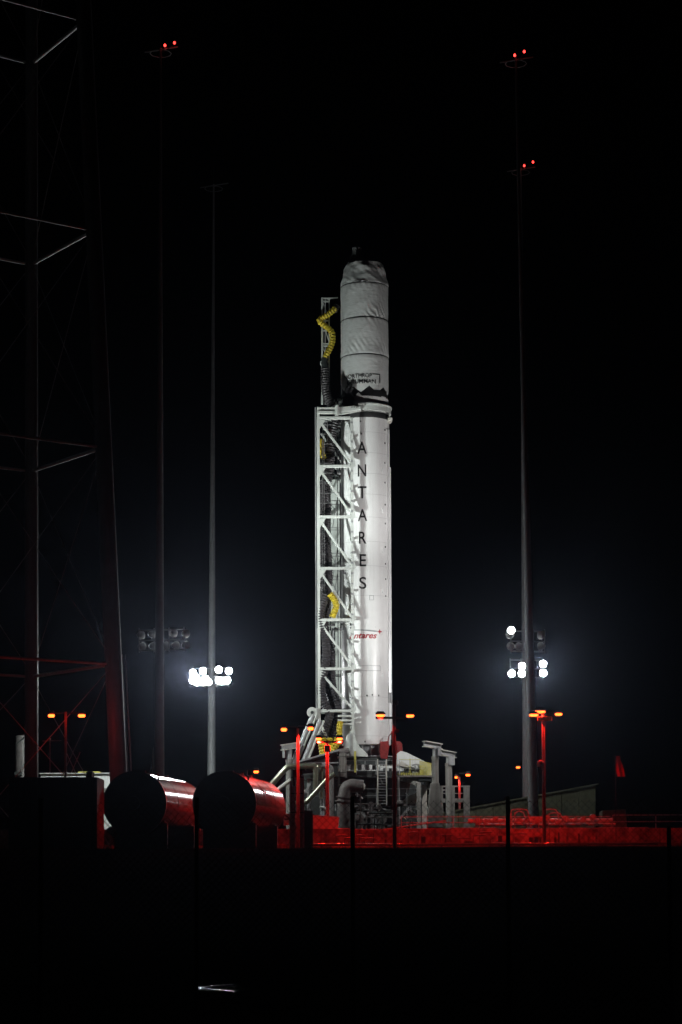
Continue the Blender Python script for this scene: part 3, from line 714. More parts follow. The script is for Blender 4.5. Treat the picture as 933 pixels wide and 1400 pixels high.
pipe('large_pipe', [(440, 1047), (453, 1047.5), (453, 1120)], 0.21, 169.4, 'pipe_grey', 'grey riser pipe right of the lamp pole', [(453, 1059, 0, 1)])
pipe('large_pipe', [(404, 1098), (418, 1098), (450, 1063), (458, 1058)], 0.19, 168, 'pipe', 'olive pipe slanting up behind the lamp pole', [(411, 1098, 1, 0)])
pipe('large_pipe', [(380, 1080), (398, 1066)], 0.16, 170.2, 'pale', 'short pale pipe stub slanting beside the left pillar')
pipe('vent_pipe', [(497, 1075.5), (474, 1073), (470, 1095), (470, 1142)], 0.50, 166, 'pipe_grey', 'thick grey elbow pipe with double flange below the shed door', [(471, 1090, 0.1, 1), (470.3, 1095.5, 0.05, 1)])
pc = thing('capped_pipe', at(490, 1080, 166), 'pale rounded pipe end beside the thick elbow pipe', 'pipe')
part('cap', MB().path([at(482, 1074.5, 165.9), at(495, 1075.5, 165.8), at(498, 1075.7, 165.8), at(499.5, 1075.8, 165.8)], [0.30, 0.30, 0.26, 0.12], 20), M['pale'], pc, True)
part('leg', MB().box((at(492, 1080, 166).x, 166, PAD), (at(494, 1080, 166).x, 166.1, at(493, 1078, 166).z)), M['pipe_grey'], pc)
gf = thing('steel_support', (at(420, 1100, 170).x, 170, PAD), 'grey steel frame with braces among the olive pipes', 'frame')
for y in (1079, 1088):
    part('rail', MB().pbox(411, 446, y, y + 0.8, 170.5, 170.6), M['grey_steel'], gf)
part('brace', MB().prism([(414, 1086), (424, 1070), (425.5, 1072), (416, 1088)], 170.8, 171), M['grey_steel'], gf)
for x in (437.5, 441.5, 448):
    b = at(x, 1078, 170.7); part('post', MB().box((b.x, 170.7, PAD), (b.x + 0.12, 170.8, b.z)), M['grey_steel'], gf)

# ------------------------------------------------------------------ retaining wall, rails and pipes along its front
YW = 150.0
wall = thing('retaining_wall', (5, YW, PLAT), 'low concrete retaining wall glowing red along the pad edge', 'wall')
wz = at(500, 1133.5, YW).z
x = -30.0; i = 0
while x < 40:
    w = 3.4
    part('wall_panel', MB().box((x + 0.015, YW, PLAT - 0.1), (x + w - 0.015, YW + 0.5 + 0.02 * (i % 3), wz + 0.03 * ((i * 7) % 3))), M['stone'], wall, bevel=0.02)
    x += w; i += 1
part('backing', MB().box((-30, YW + 0.1, PLAT - 0.1), (40, YW + 0.45, wz - 0.05)), M['stone'], wall)
def rail(name, x0, x1, y, Y, step, label, rows, m='pole', base=None):
    a = at(x0, y, Y); b = at(x1, y, Y)
    t = thing(name, (a.x, Y, base if base else PAD), label, 'railing')
    for r_ in rows:
        p, q = at(x0, y + r_, Y), at(x1, y + r_, Y); q.z = p.z
        part('rail', MB().tube(p, q, 0.028, n=8), M[m], t)
    X = a.x
    while X <= b.x + 0.01:
        part('post', MB().tube((X, Y + 0.04, (base if base else PAD)), (X, Y + 0.04, a.z), 0.03, n=8), M[m], t); X += step
    return t
rail('guard_railing', 549, 660, 1117, 152.4, 1.8, 'red-lit pipe railing below the launch mount', (0, 8))
rail('guard_railing', 662, 835, 1117, 152.6, 1.9, 'red-lit pipe railing in front of the concrete ramp', (0, 8))
rail('guard_railing', 838, 990, 1114.5, 152.8, 3.0, 'dim red railing at the far right edge', (0, 9))
solid('handrail', MB().tube(at(520, 1135, 151.6), at(610, 1122, 152), 0.04, n=8), M['pole'], 'single sloping red-lit rail below the launch mount', 'rail')
def long_pipe(y, Y, x0, x1, r, m, label):
    p, q = at(x0, y, Y), at(x1, y, Y); q.z = p.z
    t = thing('ground_pipe', (p.x, Y, PLAT), label, 'pipe')
    part('run', MB().tube(p, q, r, n=14), M[m], t, True)
    X = p.x + 0.5
    while X < q.x:
        part('stand', MB().box((X, Y - 0.05, PLAT), (X + 0.12, Y + 0.05, p.z - r * 0.7)), M['dark_steel'], t); X += 4.0
bz = at(500, 1154.0, 147).z
mb = MB(); rngb = random.Random(5); N = 260
for i in range(N + 1):
    X = -34 + 78 * i / N; h_ = bz + 0.16 * MN.noise(Vector((X * 0.6, 1.0, 2.0))) + 0.07 * MN.noise(Vector((X * 3.1, 4.0, 2.0)))
    mb.v += [Vector((X, 145.6, PLAT - 0.1)), Vector((X, 146.5, PLAT + (h_ - PLAT) * 0.6)), Vector((X, 147.0, h_)), Vector((X, 149.6, h_ + 0.05)), Vector((X, 149.7, PLAT - 0.1))]
for i in range(N):
    for k in range(4): mb.f.append((i * 5 + k, i * 5 + 5 + k, i * 5 + 6 + k, i * 5 + 1 + k))
solid('shading_bank', mb, M['bank'], kind='structure')  # bank added to darken the foot of the red-lit wall
mb = MB()
for k in range(5200):
    X = rngb.uniform(-34, 44); Yq = rngb.choice((rngb.uniform(145.8, 148.5), rngb.uniform(96, 100)))
    zb2 = (bz - 0.1 if Yq > 146.6 else PLAT + 0.15) if Yq > 120 else PLAT - 0.08
    n_ = max(0, MN.noise(Vector((X * 0.35, Yq * 0.4, 0)))) ; h_ = rngb.uniform(0.1, 0.3) * (0.5 + 2.2 * n_)
    w_ = rngb.uniform(0.01, 0.025); lx, ly = rngb.uniform(-0.12, 0.12), rngb.uniform(-0.1, 0.1)
    mb.add([(X - w_, Yq, zb2), (X + w_, Yq, zb2), (X + lx * 0.4, Yq + ly * 0.4 + w_, zb2 + h_ * 0.6), (X + lx, Yq + ly, zb2 + h_)], [(0, 1, 2), (0, 2, 3), (1, 3, 2)])
solid('weeds', mb, M['weed'], 'sparse tall weeds on the bank below the red wall', 'grass', kind='stuff')
long_pipe(1155, 145.9, 428, 900, 0.09, 'tank', 'long steel pipe along the foot of the red wall')
long_pipe(1165.5, 145.2, 505, 830, 0.06, 'pole', 'lower thin pipe running in front of the red wall')
rw = random.Random(21)
for k in range(34):  # dark posts, boxes and pipes added to make the red-lit band patchy
    x = 432 + k * 12 + rw.uniform(-5, 5); yt = rw.uniform(1137, 1150); Yq = rw.uniform(148.6, 149.5); b_ = at(x, yt, Yq); q = rw.random()
    if q < 0.5: solid('added_post', MB().tube((b_.x, Yq, PLAT), (b_.x, Yq, b_.z), rw.uniform(0.03, 0.08), n=8), M[rw.choice(['dark_steel', 'pipe_grey'])], 'thin dark post added to break up the red-lit wall', 'post', 'posts along the red wall')
    elif q < 0.75: solid('added_box', MB().box((b_.x, Yq, PLAT), (b_.x + rw.uniform(0.2, 0.7), Yq + 0.25, b_.z)), M['dark_steel'], 'small dark box added to break up the red-lit wall', 'box', 'boxes along the red wall', bevel=0.02)
    else: solid('added_bent_pipe', MB().path(curve_pts([(b_.x, Yq, PLAT), (b_.x, Yq, b_.z - 0.15), (b_.x + 0.12, Yq, b_.z), (b_.x + 0.8, Yq, b_.z)]), 0.05, 8), M['pipe_grey'], 'thin bent pipe added to break up the red-lit wall', 'pipe', 'bent pipes along the red wall', smooth=True)
# pipe rack on the pad behind the railing, right
pr = thing('pipe_rack', (at(740, 1130, 154).x, 154, PAD), 'red-lit pipe rack with hoops in front of the concrete ramp', 'pipe rack')
for (y, x0, x1, r_) in ((1122.5, 640, 838, 0.16), (1128, 650, 842, 0.1), (1119, 722, 748, 0.14)):
    p, q = at(x0, y, 154), at(x1, y, 154); q.z = p.z
    part('pipe', MB().tube(p, q, r_, n=12), M['pale'], pr, True)
for (x0, x1, yt) in ((699, 722, 1107), (704, 717, 1110), (744, 762, 1107), (750, 768, 1112)):
    pts = [at(x0, 1132, 153.6), at(x0, yt + 4, 153.6), at(x0 + 4, yt, 153.6), at(x1 - 4, yt, 153.6), at(x1, yt + 4, 153.6), at(x1 + 4, 1132, 153.6)]
    part('hoop', MB().path(curve_pts(pts, 5), 0.05, 8), M['pole'], pr, True)
for x in (650, 690, 730, 770, 810, 836):
    b = at(x, 1118, 154); part('post', MB().box((b.x, 154.2, PAD), (b.x + 0.14, 154.34, b.z)), M['pole'], pr)
for k in range(14):
    xx = 655 + k * 13 + random.uniform(-4, 4); b = at(xx, random.uniform(1117, 1124), 153.2)
    part('valve_body', MB().tube((b.x, 153.2, b.z), (b.x, 153.6, b.z), random.uniform(0.1, 0.25), n=10), M['pole'], pr)
# skip and crates lit red
sk = thing('skip', at(441, 1133, 151.2), 'open steel skip glowing bright red at the wall beside the lamp pole', 'skip')
part('side', MB().prism([(421, 1115), (464, 1118), (462, 1133.8), (421, 1131)], 151.0, 151.15), M['white'], sk, bevel=0.01)
part('side', MB().prism([(422, 1116), (463, 1118.5), (461.5, 1133.5), (422, 1131)], 152.3, 152.4), M['white'], sk)
part('floor', MB().pbox(422, 461, 1130, 1133, 151.2, 152.3), M['white'], sk)
part('rim', MB().bar(at(420.5, 1114.6, 150.96), at(464.5, 1117.6, 150.96), 0.12, 0.08), M['white'], sk)
cr = thing('crate', at(398, 1129, 150.9), 'braced crate glowing red between tank and lamp pole', 'crate')
part('back', MB().pbox(388, 406, 1112, 1128.5, 151.4, 151.5), M['white'], cr)
for a, b in (((389, 1113), (405, 1127)), ((389, 1120), (405, 1120)), ((397, 1112), (397, 1128))):
    part('brace', MB().bar(at(*a, 151.2), at(*b, 151.2), 0.1, 0.1), M['dark_steel'], cr)

# ------------------------------------------------------------------ concrete ramp
rm = thing('ramp', (at(710, 1140, 180).x, 180, PAD), 'olive grey concrete ramp wall rising to the right', 'ramp')
NPN = 9
for k in range(NPN):
    xa = 604 + 211 * k / NPN; xb = 604 + 211 * (k + 1) / NPN - 0.35
    ty = lambda x: 1113 - (x - 604) / 211 * 39.5
    part('ramp_panel', MB().prism([(xa, 1150), (xa, ty(xa)), (xb, ty(xb)), (xb, 1150)], 180 + 0.02 * (k % 2), 183.5), M['ramp'], rm, bevel=0.03)
part('coping', MB().bar(at(604, 1112.5, 181.6), at(815, 1073, 181.6), 3.8, 0.12), M['ramp'], rm)
solid('concrete_block', MB().prism([(824, 1108), (856, 1106), (858, 1140), (824, 1140)], 156, 158), M['ramp'], 'dim red concrete block right of the ramp', 'block', bevel=0.04)
# limp red flag
fl = thing('flag', (at(842, 1062, 149).x, 149, PLAT), 'limp red flag hanging on a dark pole at the right', 'flag')
fx = at(841.6, 1040, 149).x
part('pole', MB().tube((fx, 149, PLAT), (fx, 149, at(842, 1032, 149).z), 0.025, n=8), M['black'], fl)
mb = MB(); rows = [(1033.5, 842.4, 847.8), (1039, 842.2, 848.0), (1045, 842.0, 850.5), (1051, 842.6, 852.5), (1057, 843.6, 854), (1062, 844.5, 855.3)]
nn = 7
for k, (y, xa, xb) in enumerate(rows):
    for j in range(nn):
        p = at(xa + (xb - xa) * j / (nn - 1), y, 149); p.y += 0.12 * math.sin(j * 1.7 + k * 0.4); mb.v.append(p)
for k in range(len(rows) - 1):
    for j in range(nn - 1): mb.f.append((k * nn + j, k * nn + j + 1, (k + 1) * nn + j + 1, (k + 1) * nn + j))
part('cloth', mb, M['flag'], fl, True)

# ------------------------------------------------------------------ lightning masts with floodlight racks
NEARL, NEARR, FARL, FARR = 161.0, 161.0, 190.0, 190.0
MASTS = {}
def mast(key, px_b, py_b, px_t, py_t, Y, rack_y, face, label, lit, beacons, heads, hw=1.8):
    b = at(px_b, py_b, Y); b.z = PAD; tp = at(px_t, py_t, Y)
    t = thing('lightning_mast', b, label, 'mast', 'lightning masts round the pad')
    def on(z):
        u = (z - b.z) / (tp.z - b.z); return b.lerp(tp, u)
    pole = []
    part('pole', MB().path([b, on(b.z + (tp.z - b.z) * 0.3), on(b.z + (tp.z - b.z) * 0.7), tp], [0.39, 0.30, 0.16, 0.08], 20), M['mast'], t, True)
    part('base_plate', MB().lathe((b.x, b.y), [(0.75, PAD), (0.75, PAD + 0.08), (0.5, PAD + 0.3)], 20), M['mast'], t)
    for k in range(1, 6):
        p = on(b.z + (tp.z - b.z) * k / 6.2); r_ = 0.39 - 0.058 * k
        part('joint_collar', MB().lathe((p.x, p.y), [(r_, p.z - 0.06), (r_, p.z + 0.06)], 16), M['mast'], t)
    # rack
    c = on(at(px_b, rack_y, Y).z); fd = Vector((math.sin(face), math.cos(face), 0)); sd = Vector((fd.y, -fd.x, 0))
    rk = MB()
    for dz in (-0.75, 0.0, 0.75):
        rk.bar(c + sd * -hw + fd * 0.45 + Vector((0, 0, dz)), c + sd * hw + fd * 0.45 + Vector((0, 0, dz)), 0.09, 0.09)
    for sx in (-1, -0.33, 0.33, 1):
        rk.bar(c + sd * (hw * sx) + fd * 0.45 + Vector((0, 0, -0.9)), c + sd * (hw * sx) + fd * 0.45 + Vector((0, 0, 0.9)), 0.08, 0.08)
    for dz in (-0.7, 0.7): rk.bar(c + Vector((0, 0, dz)), c + fd * 0.45 + Vector((0, 0, dz)), 0.12, 0.12)
    part('lamp_rack', rk, M['grey_steel'], t)
    H = []
    for (u, v, yaw, pit, on_) in heads:
        p = c + sd * (u * hw) + fd * 0.75 + Vector((0, 0, v))
        a = face + math.radians(yaw); e = math.radians(pit)
        d = Vector((math.sin(a) * math.cos(e), math.cos(a) * math.cos(e), math.sin(e)))
        hd = part('floodlight', MB().path([p - d * 0.28, p - d * 0.2, p + d * 0.05, p + d * 0.18], [0.10, 0.2, 0.29, 0.31], 16), M['grey_steel'], t, True)
        part('lens', MB().tube(p + d * 0.181, p + d * 0.195, 0.29, n=16), M['white_lamp' if Y < 170 else 'far_lamp'], hd)
        part('yoke', MB().bar(p - Vector((0, 0, 0.38)), p - d * 0.02, 0.06, 0.06), M['grey_steel'], hd)
        H.append((p + d * 0.3, d))
    # top platform and beacons
    tpf = MB(); 
    for k in range(10):
        a0 = 2 * math.pi * k / 10; a1 = a0 + 2 * math.pi / 10
        tpf.bar(tp + Vector((0.8 * math.cos(a0), 0.8 * math.sin(a0), -0.4)), tp + Vector((0.8 * math.cos(a1), 0.8 * math.sin(a1), -0.4)), 0.05, 0.05)
    tpf.bar(tp + Vector((-1.2, 0, -0.3)), tp + Vector((1.3, 0, 0.1)), 0.08, 0.08)
    part('top_ring', tpf, M['mast'], t)
    part('lightning_rod', MB().tube(tp, tp + Vector((0, 0, 2.2)), 0.03, 0.01, 6), M['dark_steel'], t)
    for (bx, by, on_) in beacons:
        p = at(bx, by, Y - 0.2)
        bb = part('beacon', MB().lathe((p.x, p.y), [(0.05, p.z - 0.10), (0.09, p.z - 0.05), (0.085, p.z + 0.05), (0.03, p.z + 0.11)], 10), M['beacon'], t, True)
        part('beacon_arm', MB().bar((p.x, p.y, p.z - 0.12), tp + Vector((0, 0, -0.4)), 0.05, 0.05), M['dark_steel'], bb)
    MASTS[key] = (t, c, fd, sd, H); return t
A45 = math.atan2(AX - at(218, 1000, NEARL).x, YR - NEARL)
two = [(-1, 0.45), (-0.5, 0.5), (0.45, 0.5), (1, 0.45), (-0.95, -0.4), (-0.45, -0.4), (0.1, -0.4), (0.55, -0.4), (1, -0.4)]
mast('nl', 218, 1052, 220, 66, NEARL, 874, 0.25, 'grey lightning mast with dark-backed floodlight rack, nearest the water tower', True,
     [(225.8, 62, 1), (238.8, 58.5, 1)], [(u, v, 22, 8, True) for u, v in two], 1.75)
mast('fl', 289, 1050, 292.5, 252, FARL, 926, math.pi + 0.12, 'pale lightning mast with brightly lit floodlight cluster left of the rocket', True, [],
     [(u + 0.05 * math.sin(k * 2.3), v + 0.09 * math.sin(k * 1.7), -18 + 30 * (k % 3 - 1) * 0.5, -4 - 5 * (k % 2), True) for k, (u, v) in enumerate(two + [(-0.72, -0.42), (0.34, -0.1), (0.78, -0.02), (0.3, -0.5), (0.8, -0.45)])], 1.55)
mast('nr', 730, 1100, 705.5, 80, NEARR, 876, -0.2, 'dark lightning mast in front of its lit twin right of the rocket', True, [(704, 75.5, 1), (717, 70.5, 1)],
     [(u, v, -20, 8, True) for u, v in ((-0.95, 0.5), (-0.4, -0.35), (0.2, 0.5), (0.9, 0.5), (0.9, -0.3), (-0.9, -0.35))], 1.3)
mast('fr', 720.5, 1080, 712, 230, FARR, 915, math.pi - 0.12, 'lit lightning mast with star bright floodlight cluster right of the rocket', True, [(717, 226.5, 1), (729, 221.5, 1)],
     [(0.95, -0.45, 10, -4, True), (-0.15 + 0.45, 0.2, 20, -4, True), (0.35, -0.45, 10, -4, True), (-0.95, 0.4, 4, -4, True), (-0.95, -0.4, 4, -4, True)], 1.45)
# the floodlights' own light
WHITE_L = (0.91, 1.0, 0.96); WHITE_R = (1.0, 0.965, 0.955); WHITE_F = (0.95, 0.97, 1.0)
tgt = lambda py: Vector((AX, YR, zr(py)))
def rack_lights(key, idx, targets, energy, col, size=120, r=0.25):
    H = MASTS[key][4]
    for i, tg in zip(idx, targets):
        p, d = H[i]; spot('floodlight_beam', p, tg, energy, math.radians(size), col, 0.8, r)
rack_lights('nl', (1,), (tgt(515),), 19500, WHITE_L, 58)
rack_lights('nl', (7,), (tgt(740),), 4300, WHITE_L, 76)
rack_lights('nl', (0,), (Vector((-21, 176, 7)),), 15000, WHITE_L, 90)
rack_lights('nl', (5,), (tgt(960),), 7600, WHITE_L, 130)
rack_lights('nr', (2,), (tgt(515),), 9500, WHITE_R, 58)
rack_lights('nr', (4,), (tgt(740),), 3200, WHITE_R, 76)
rack_lights('nr', (1,), (tgt(950),), 5000, WHITE_R, 112)
rack_lights('fl', (8,), (Vector((-17, 129, 38)),), 22000, WHITE_F, 60)
rack_lights('fr', (0, 3), (Vector((8, 160, 11)), Vector((0, 130, 25))), 3000, WHITE_F, 120)
p = at(699, 862, NEARR - 0.9)
t = MASTS['nr'][0]
hd = part('floodlight', MB().path([p + Vector((0, 0.3, 0)), p + Vector((0, 0.05, 0)), p - Vector((0, 0.12, 0))], [0.12, 0.28, 0.3], 16), M['grey_steel'], t, True)
part('lens', MB().tube(p - Vector((0, 0.121, 0)), p - Vector((0, 0.135, 0)), 0.26, n=16), M['white_lamp'], hd)

# ------------------------------------------------------------------ red work-light poles
RED = (1.0, 0.013, 0.007)
def lamp_pole(px, ytop, ybase, Y, base, lamps, label, mkey='pole', r=0.12, watt=500, arm=None, extra=None, lean=0.2, cone=124):
    b = at(px, ybase, Y); top = at(px, ytop, Y).z
    t = thing('lamp_pole', (b.x, Y, base), label, 'lamp pole', 'red work-light poles')
    part('pole', MB().tube((b.x, Y, base), (b.x, Y, top), r, r * 0.8, 14), M[mkey], t, True)
    part('base_plate', MB().box((b.x - r * 2, Y - r * 2, base), (b.x + r * 2, Y + r * 2, base + 0.05)), M[mkey], t)
    if arm:
        ya, x0, x1 = arm; p, q = at(x0, ya, Y), at(x1, ya, Y); q.z = p.z
        part('crossarm', MB().box((p.x, Y - 0.07, p.z - 0.07), (q.x, Y + 0.07, p.z + 0.07)), M[mkey], t)
    for (lx, ly, lw) in lamps:
        c = at(lx, ly, Y - 0.05); w = lw * Y / F / 2
        hd = part('lamp_head', MB().path([c + Vector((-w, 0, 0.07)), c + Vector((-w * 0.6, 0, 0.13)), c + Vector((w * 0.6, 0, 0.13)), c + Vector((w, 0, 0.07))], [0.04, 0.11, 0.11, 0.04], 10), M['dark_steel'], t, True)
        part('lens', MB().path([c + Vector((-w * 0.85, 0, -0.03)), c + Vector((-w * 0.5, 0, -0.045)), c + Vector((w * 0.5, 0, -0.045)), c + Vector((w * 0.85, 0, -0.03))], [0.05, 0.09, 0.09, 0.05], 10), M['red_lamp'], hd, True)
        if not arm: part('arm', MB().bar((b.x, Y, top - 0.1 if abs(top - c.z) > 0.5 else c.z + 0.1), c + Vector((0, 0.05, 0.12)), 0.06, 0.06), M['dark_steel'], hd)
        if watt: spot('red_work_light', c - Vector((0, 0.05, 0.2)), c - Vector((0, lean, 5)), watt * 4.5, math.radians(cone), RED, 0.35, 0.12) if cone else point('red_work_light', c - Vector((0, 0.05, 0.25)), watt, RED, 0.12)
    if extra: extra(t, b, Y)
    return t
def box447(t, b, Y):
    part('junction_box', MB().pbox(444, 452, 1019, 1028, Y - 0.25, Y - 0.12), M['post'], t, bevel=0.02)
lamp_pole(448, 1013, 1120, 151.8, PAD, [(436, 1009.5, 8), (464.5, 1009.5, 9)], 'red lamp pole with yellow crossarm in front of the yellow ducts', 'post', 0.13, 900, (1014.5, 434, 468), box447, 0.8, 150)
lamp_pole(408, 996, 1150, 118, PLAT, [(388.5, 996.5, 9), (425, 995, 9)], 'slim red lamp pole right of the storage tanks', 'post', 0.085, 650, None, None, 0.8, 150)
def cam540(t, b, Y):
    part('spot_head', MB().tube(at(543.5, 999, Y - 0.2), at(543.5, 999, Y + 0.2), 0.13, n=12), M['red_tarp'], t)
    part('top_cap', MB().lathe((at(542, 960, Y).x, Y), [(0.1, at(540, 964, Y).z), (0.16, at(540, 960, Y).z), (0.1, at(540, 957, Y).z)], 10), M['dark_steel'], t)
lamp_pole(540, 958, 1165, 138, PLAT, [(520.5, 977.5, 13), (561, 978, 12)], 'thick black lamp pole in front of the rocket base', 'black', 0.13, 260, (981.5, 514, 553), cam540, -1.5)
def ext743(t, b, Y):
    part('speaker_box', MB().pbox(735, 755, 979.5, 985.5, Y - 0.3, Y - 0.14), M['yellow_paint_and_glow'], t, bevel=0.03)  # yellow of the lamp light put into the box colour
    part('bracket', MB().prism([(740, 986), (749, 986), (746, 993), (742.5, 993)], Y - 0.2, Y - 0.13), M['post'], t)
    part('camera_arm', MB().path(curve_pts([at(743, 1043, Y - 0.1), at(739, 1041, Y - 0.2), at(737, 1043, Y - 0.25), at(736.5, 1048, Y - 0.25)]), 0.1, 10), M['post'], t, True)
lamp_pole(744.5, 974, 1150, 146, PLAT, [(738.5, 972.5, 17), (730, 977, 14), (764, 975.7, 11)], 'red lamp pole with box tinted for lamp glow right of the lit mast', 'post', 0.13, 210, None, ext743, 0.8, 146)
lamp_pole(90, 973, 1060, 121, PLAT, [(70.5, 977.5, 10), (112, 977.5, 11)], 'red lamp pole between the water tower legs', 'post', 0.08, 30, None, None, 0.2, 0)
lamp_pole(628.5, 1062, 1096, 185, PAD, [(640, 1059, 7), (624, 1062, 4)], 'small distant red lamp pole above the concrete stand', 'post', 0.1, 250)
lamp_pole(716, 1046, 1090, 196, PAD, [(708.5, 1048.5, 6)], 'tiny distant red lamp left of the lit mast', 'dark_steel', 0.06, 60)
lamp_pole(338, 1053, 1100, 160, PAD, [(350.5, 1054.5, 8)], 'low red lamp peeping over the right storage tank', 'dark_steel', 0.06, 200)
lamp_pole(209, 1022, 1070, 150.2 + 4, PAD, [(206, 1060, 5)], 'thin red-lit post beside the near left mast', 'post', 0.05, 40)

# ------------------------------------------------------------------ storage tanks
def tank(x, y, Y, label, rpx):
    c = at(x, y, Y); r = rpx * Y / F; ax = Vector((1.45, 11.6, 0)); d = ax.normalized(); far = c + ax
    t = thing('storage_tank', (c.x, c.y, PLAT), label, 'tank', 'horizontal storage tanks')
    prof = [(0, 0.985), (0.02, 1.0)] + [(0.25 * k, 1.0) for k in range(1, 41)] + [(10.0 + 1.1 * math.sin(a), math.cos(a)) for a in [math.pi / 2 * k / 8 for k in range(9)]]
    pts = [c + d * s for s, _ in prof]; rs = [max(0.01, k * r) for _, k in prof]
    part('shell', MB().path(pts, rs, 64), M['tank'], t, True)
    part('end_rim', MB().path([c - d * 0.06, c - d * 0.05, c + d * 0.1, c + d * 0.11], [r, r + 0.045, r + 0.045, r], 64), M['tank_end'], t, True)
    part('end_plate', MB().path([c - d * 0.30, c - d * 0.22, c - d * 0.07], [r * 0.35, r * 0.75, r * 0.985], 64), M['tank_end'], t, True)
    for s in (3.3, 6.6):
        part('band', MB().path([c + d * (s - 0.05), c + d * (s + 0.05)], [r + 0.012] * 2, 64), M['tank'], t, True)
    for s in (1.5, 8.5):
        q = c + d * s
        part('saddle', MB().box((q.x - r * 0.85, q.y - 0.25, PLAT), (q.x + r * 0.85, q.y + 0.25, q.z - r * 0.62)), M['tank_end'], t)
    lug = c + Vector((r * 0.72, 0, r * 0.72))
    for s2 in (2.2, 5.1, 7.8):
        q = c + d * s2 + Vector((0, 0, r)); part('top_nozzle', MB().tube(q - Vector((0, 0, 0.1)), q + Vector((0, 0, 0.16)), 0.09, n=10), M['tank_end'], t)
    q = c - d * 0.3; part('manway', MB().path([q, q - d * 0.12], [0.34, 0.32], 24), M['tank_end'], t, True)
    for k in range(6):
        part('ladder_rung', MB().bar(c - d * 0.28 + Vector((-0.2, 0, -r * 0.9 + 0.22 * k)), c - d * 0.28 + Vector((0.2, 0, -r * 0.9 + 0.22 * k)), 0.03), M['tank_end'], t)
    part('lifting_lug', MB().prism3([lug, lug + Vector((0.12, 0, 0.02)), lug + Vector((0.1, 0, 0.22)), lug + Vector((0.02, 0, 0.24))], (0, 0.05, 0)), M['tank_end'], t)
    return t
tank(184.5, 1098, 108, 'left shiny storage tank next to the black box', 43)
tank(307, 1098, 108, 'right shiny storage tank glowing red on its side', 43)
sg = MB().prism([(145, 1134), (152, 1129), (161, 1141), (156, 1147)], 106.5, 106.6)
solid('sign_plate', sg, M['white'], 'small tilted white plate at the foot of the left tank', 'sign')
vs_ = thing('valve_stand', (at(400, 1150, 134).x, 134, PLAT), 'dark red-lit valve stand beside the right storage tank', 'valve stand')
for x, y0 in ((398, 1068), (402, 1075), (407, 1070), (411, 1062), (414, 1060)):
    b = at(x, y0, 134); part('riser', MB().tube((b.x, 134, PLAT), (b.x, 134, b.z), 0.09, n=10), M['pole'], vs_)
for y in (1062, 1084, 1110):
    part('crossbar', MB().pbox(398, 415, y, y + 1.5, 133.8, 133.95), M['dark_steel'], vs_)
part('cabinet', MB().pbox(405, 428, 1108, 1160, 134.3, 135), M['cabinet'], vs_)

# ------------------------------------------------------------------ dark box, buildings and sticks on the left
bx = thing('black_container', (at(72, 1180, 100).x, 100, PLAT), 'large black container in front of the water tower legs', 'container')
part('body', MB().box((at(12, 1100, 100).x, 100, PLAT), (at(133, 1100, 100).x, 103, at(60, 1062.5, 100).z)), M['cabinet'], bx, bevel=0.03)
for k in range(15):
    X = at(16 + k * 8, 1100, 100).x
    part('rib', MB().box((X, 99.94, PLAT + 0.1), (X + 0.12, 100, at(60, 1065, 100).z)), M['cabinet'], bx)
part('top_box', MB().pbox(118, 126, 1055, 1062.5, 101, 102), M['cabinet'], bx)
part('corner_fitting', MB().pbox(7, 12, 1064, 1072, 100, 100.3), M['dark_steel'], bx)
hb = thing('white_building', (at(120, 1100, 178).x, 178, PAD), 'low white building lit by floodlights between black container and left tank', 'building')
part('wall', MB().box((at(56, 1090, 178).x, 178, PAD), (at(152, 1090, 178).x, 184, at(100, 1058, 178).z)), M['white'], hb)
part('roof_edge', MB().box((at(54, 1090, 178).x, 177.7, at(100, 1058, 178).z), (at(153, 1090, 178).x, 184.3, at(100, 1057, 178).z)), M['white'], hb)
part('roof_lamp_patch', MB().pbox(107, 119, 1054.5, 1057, 178.2, 179.5), M['yellow_paint_and_glow'], hb); part('roof_lamp_patch', MB().pbox(127, 136, 1054.5, 1057, 178.2, 179.5), M['yellow_paint_and_glow'], hb)  # yellow blocks stand in for lamp light along the roof
part('wall_rail', MB().pbox(128, 152, 1078, 1078.7, 177.8, 177.9), M['dark_steel'], hb)
for k in range(6):
    part('window', MB().pbox(133 + k * 3, 135 + k * 3, 1083, 1089, 177.95, 178.0), M['black'], hb)
sl = thing('silo', (at(29, 1060, 180).x, 180, PAD), 'grey white silo beside the left water tower leg', 'silo')
c = at(30, 1060, 180)
part('drum', MB().lathe((c.x, 180), [(0.55, PAD), (0.55, at(30, 1007, 180).z), (0.35, at(30, 1005, 180).z)], 24), M['pipe_grey'], sl, True)
part('platform', MB().pbox(20, 29, 1055, 1060, 178.8, 179.3), M['dark_steel'], sl)
part('stair', MB().bar(at(22, 1018, 179.2), at(36, 1006, 179.2), 0.1, 0.1), M['dark_steel'], sl)
an = thing('antenna', (at(68.5, 1062, 128).x, 128, PLAT), 'thin pale antenna with crossbar above the black container', 'antenna')
part('rod', MB().tube((an.location.x, 128, PLAT), (an.location.x, 128, at(68, 1010, 128).z), 0.025, n=6), M['grey_steel'], an)
part('crossbar', MB().bar(at(58, 1013, 128), at(84, 1012.5, 128), 0.03, 0.03), M['grey_steel'], an)
part('tip', MB().lathe((an.location.x, 128), [(0.04, at(68, 1012, 128).z), (0.06, at(68, 1010.5, 128).z), (0.03, at(68, 1009, 128).z)], 8), M['white'], an)
a0, a1 = at(91, 1029, 126), at(106, 1062, 126)
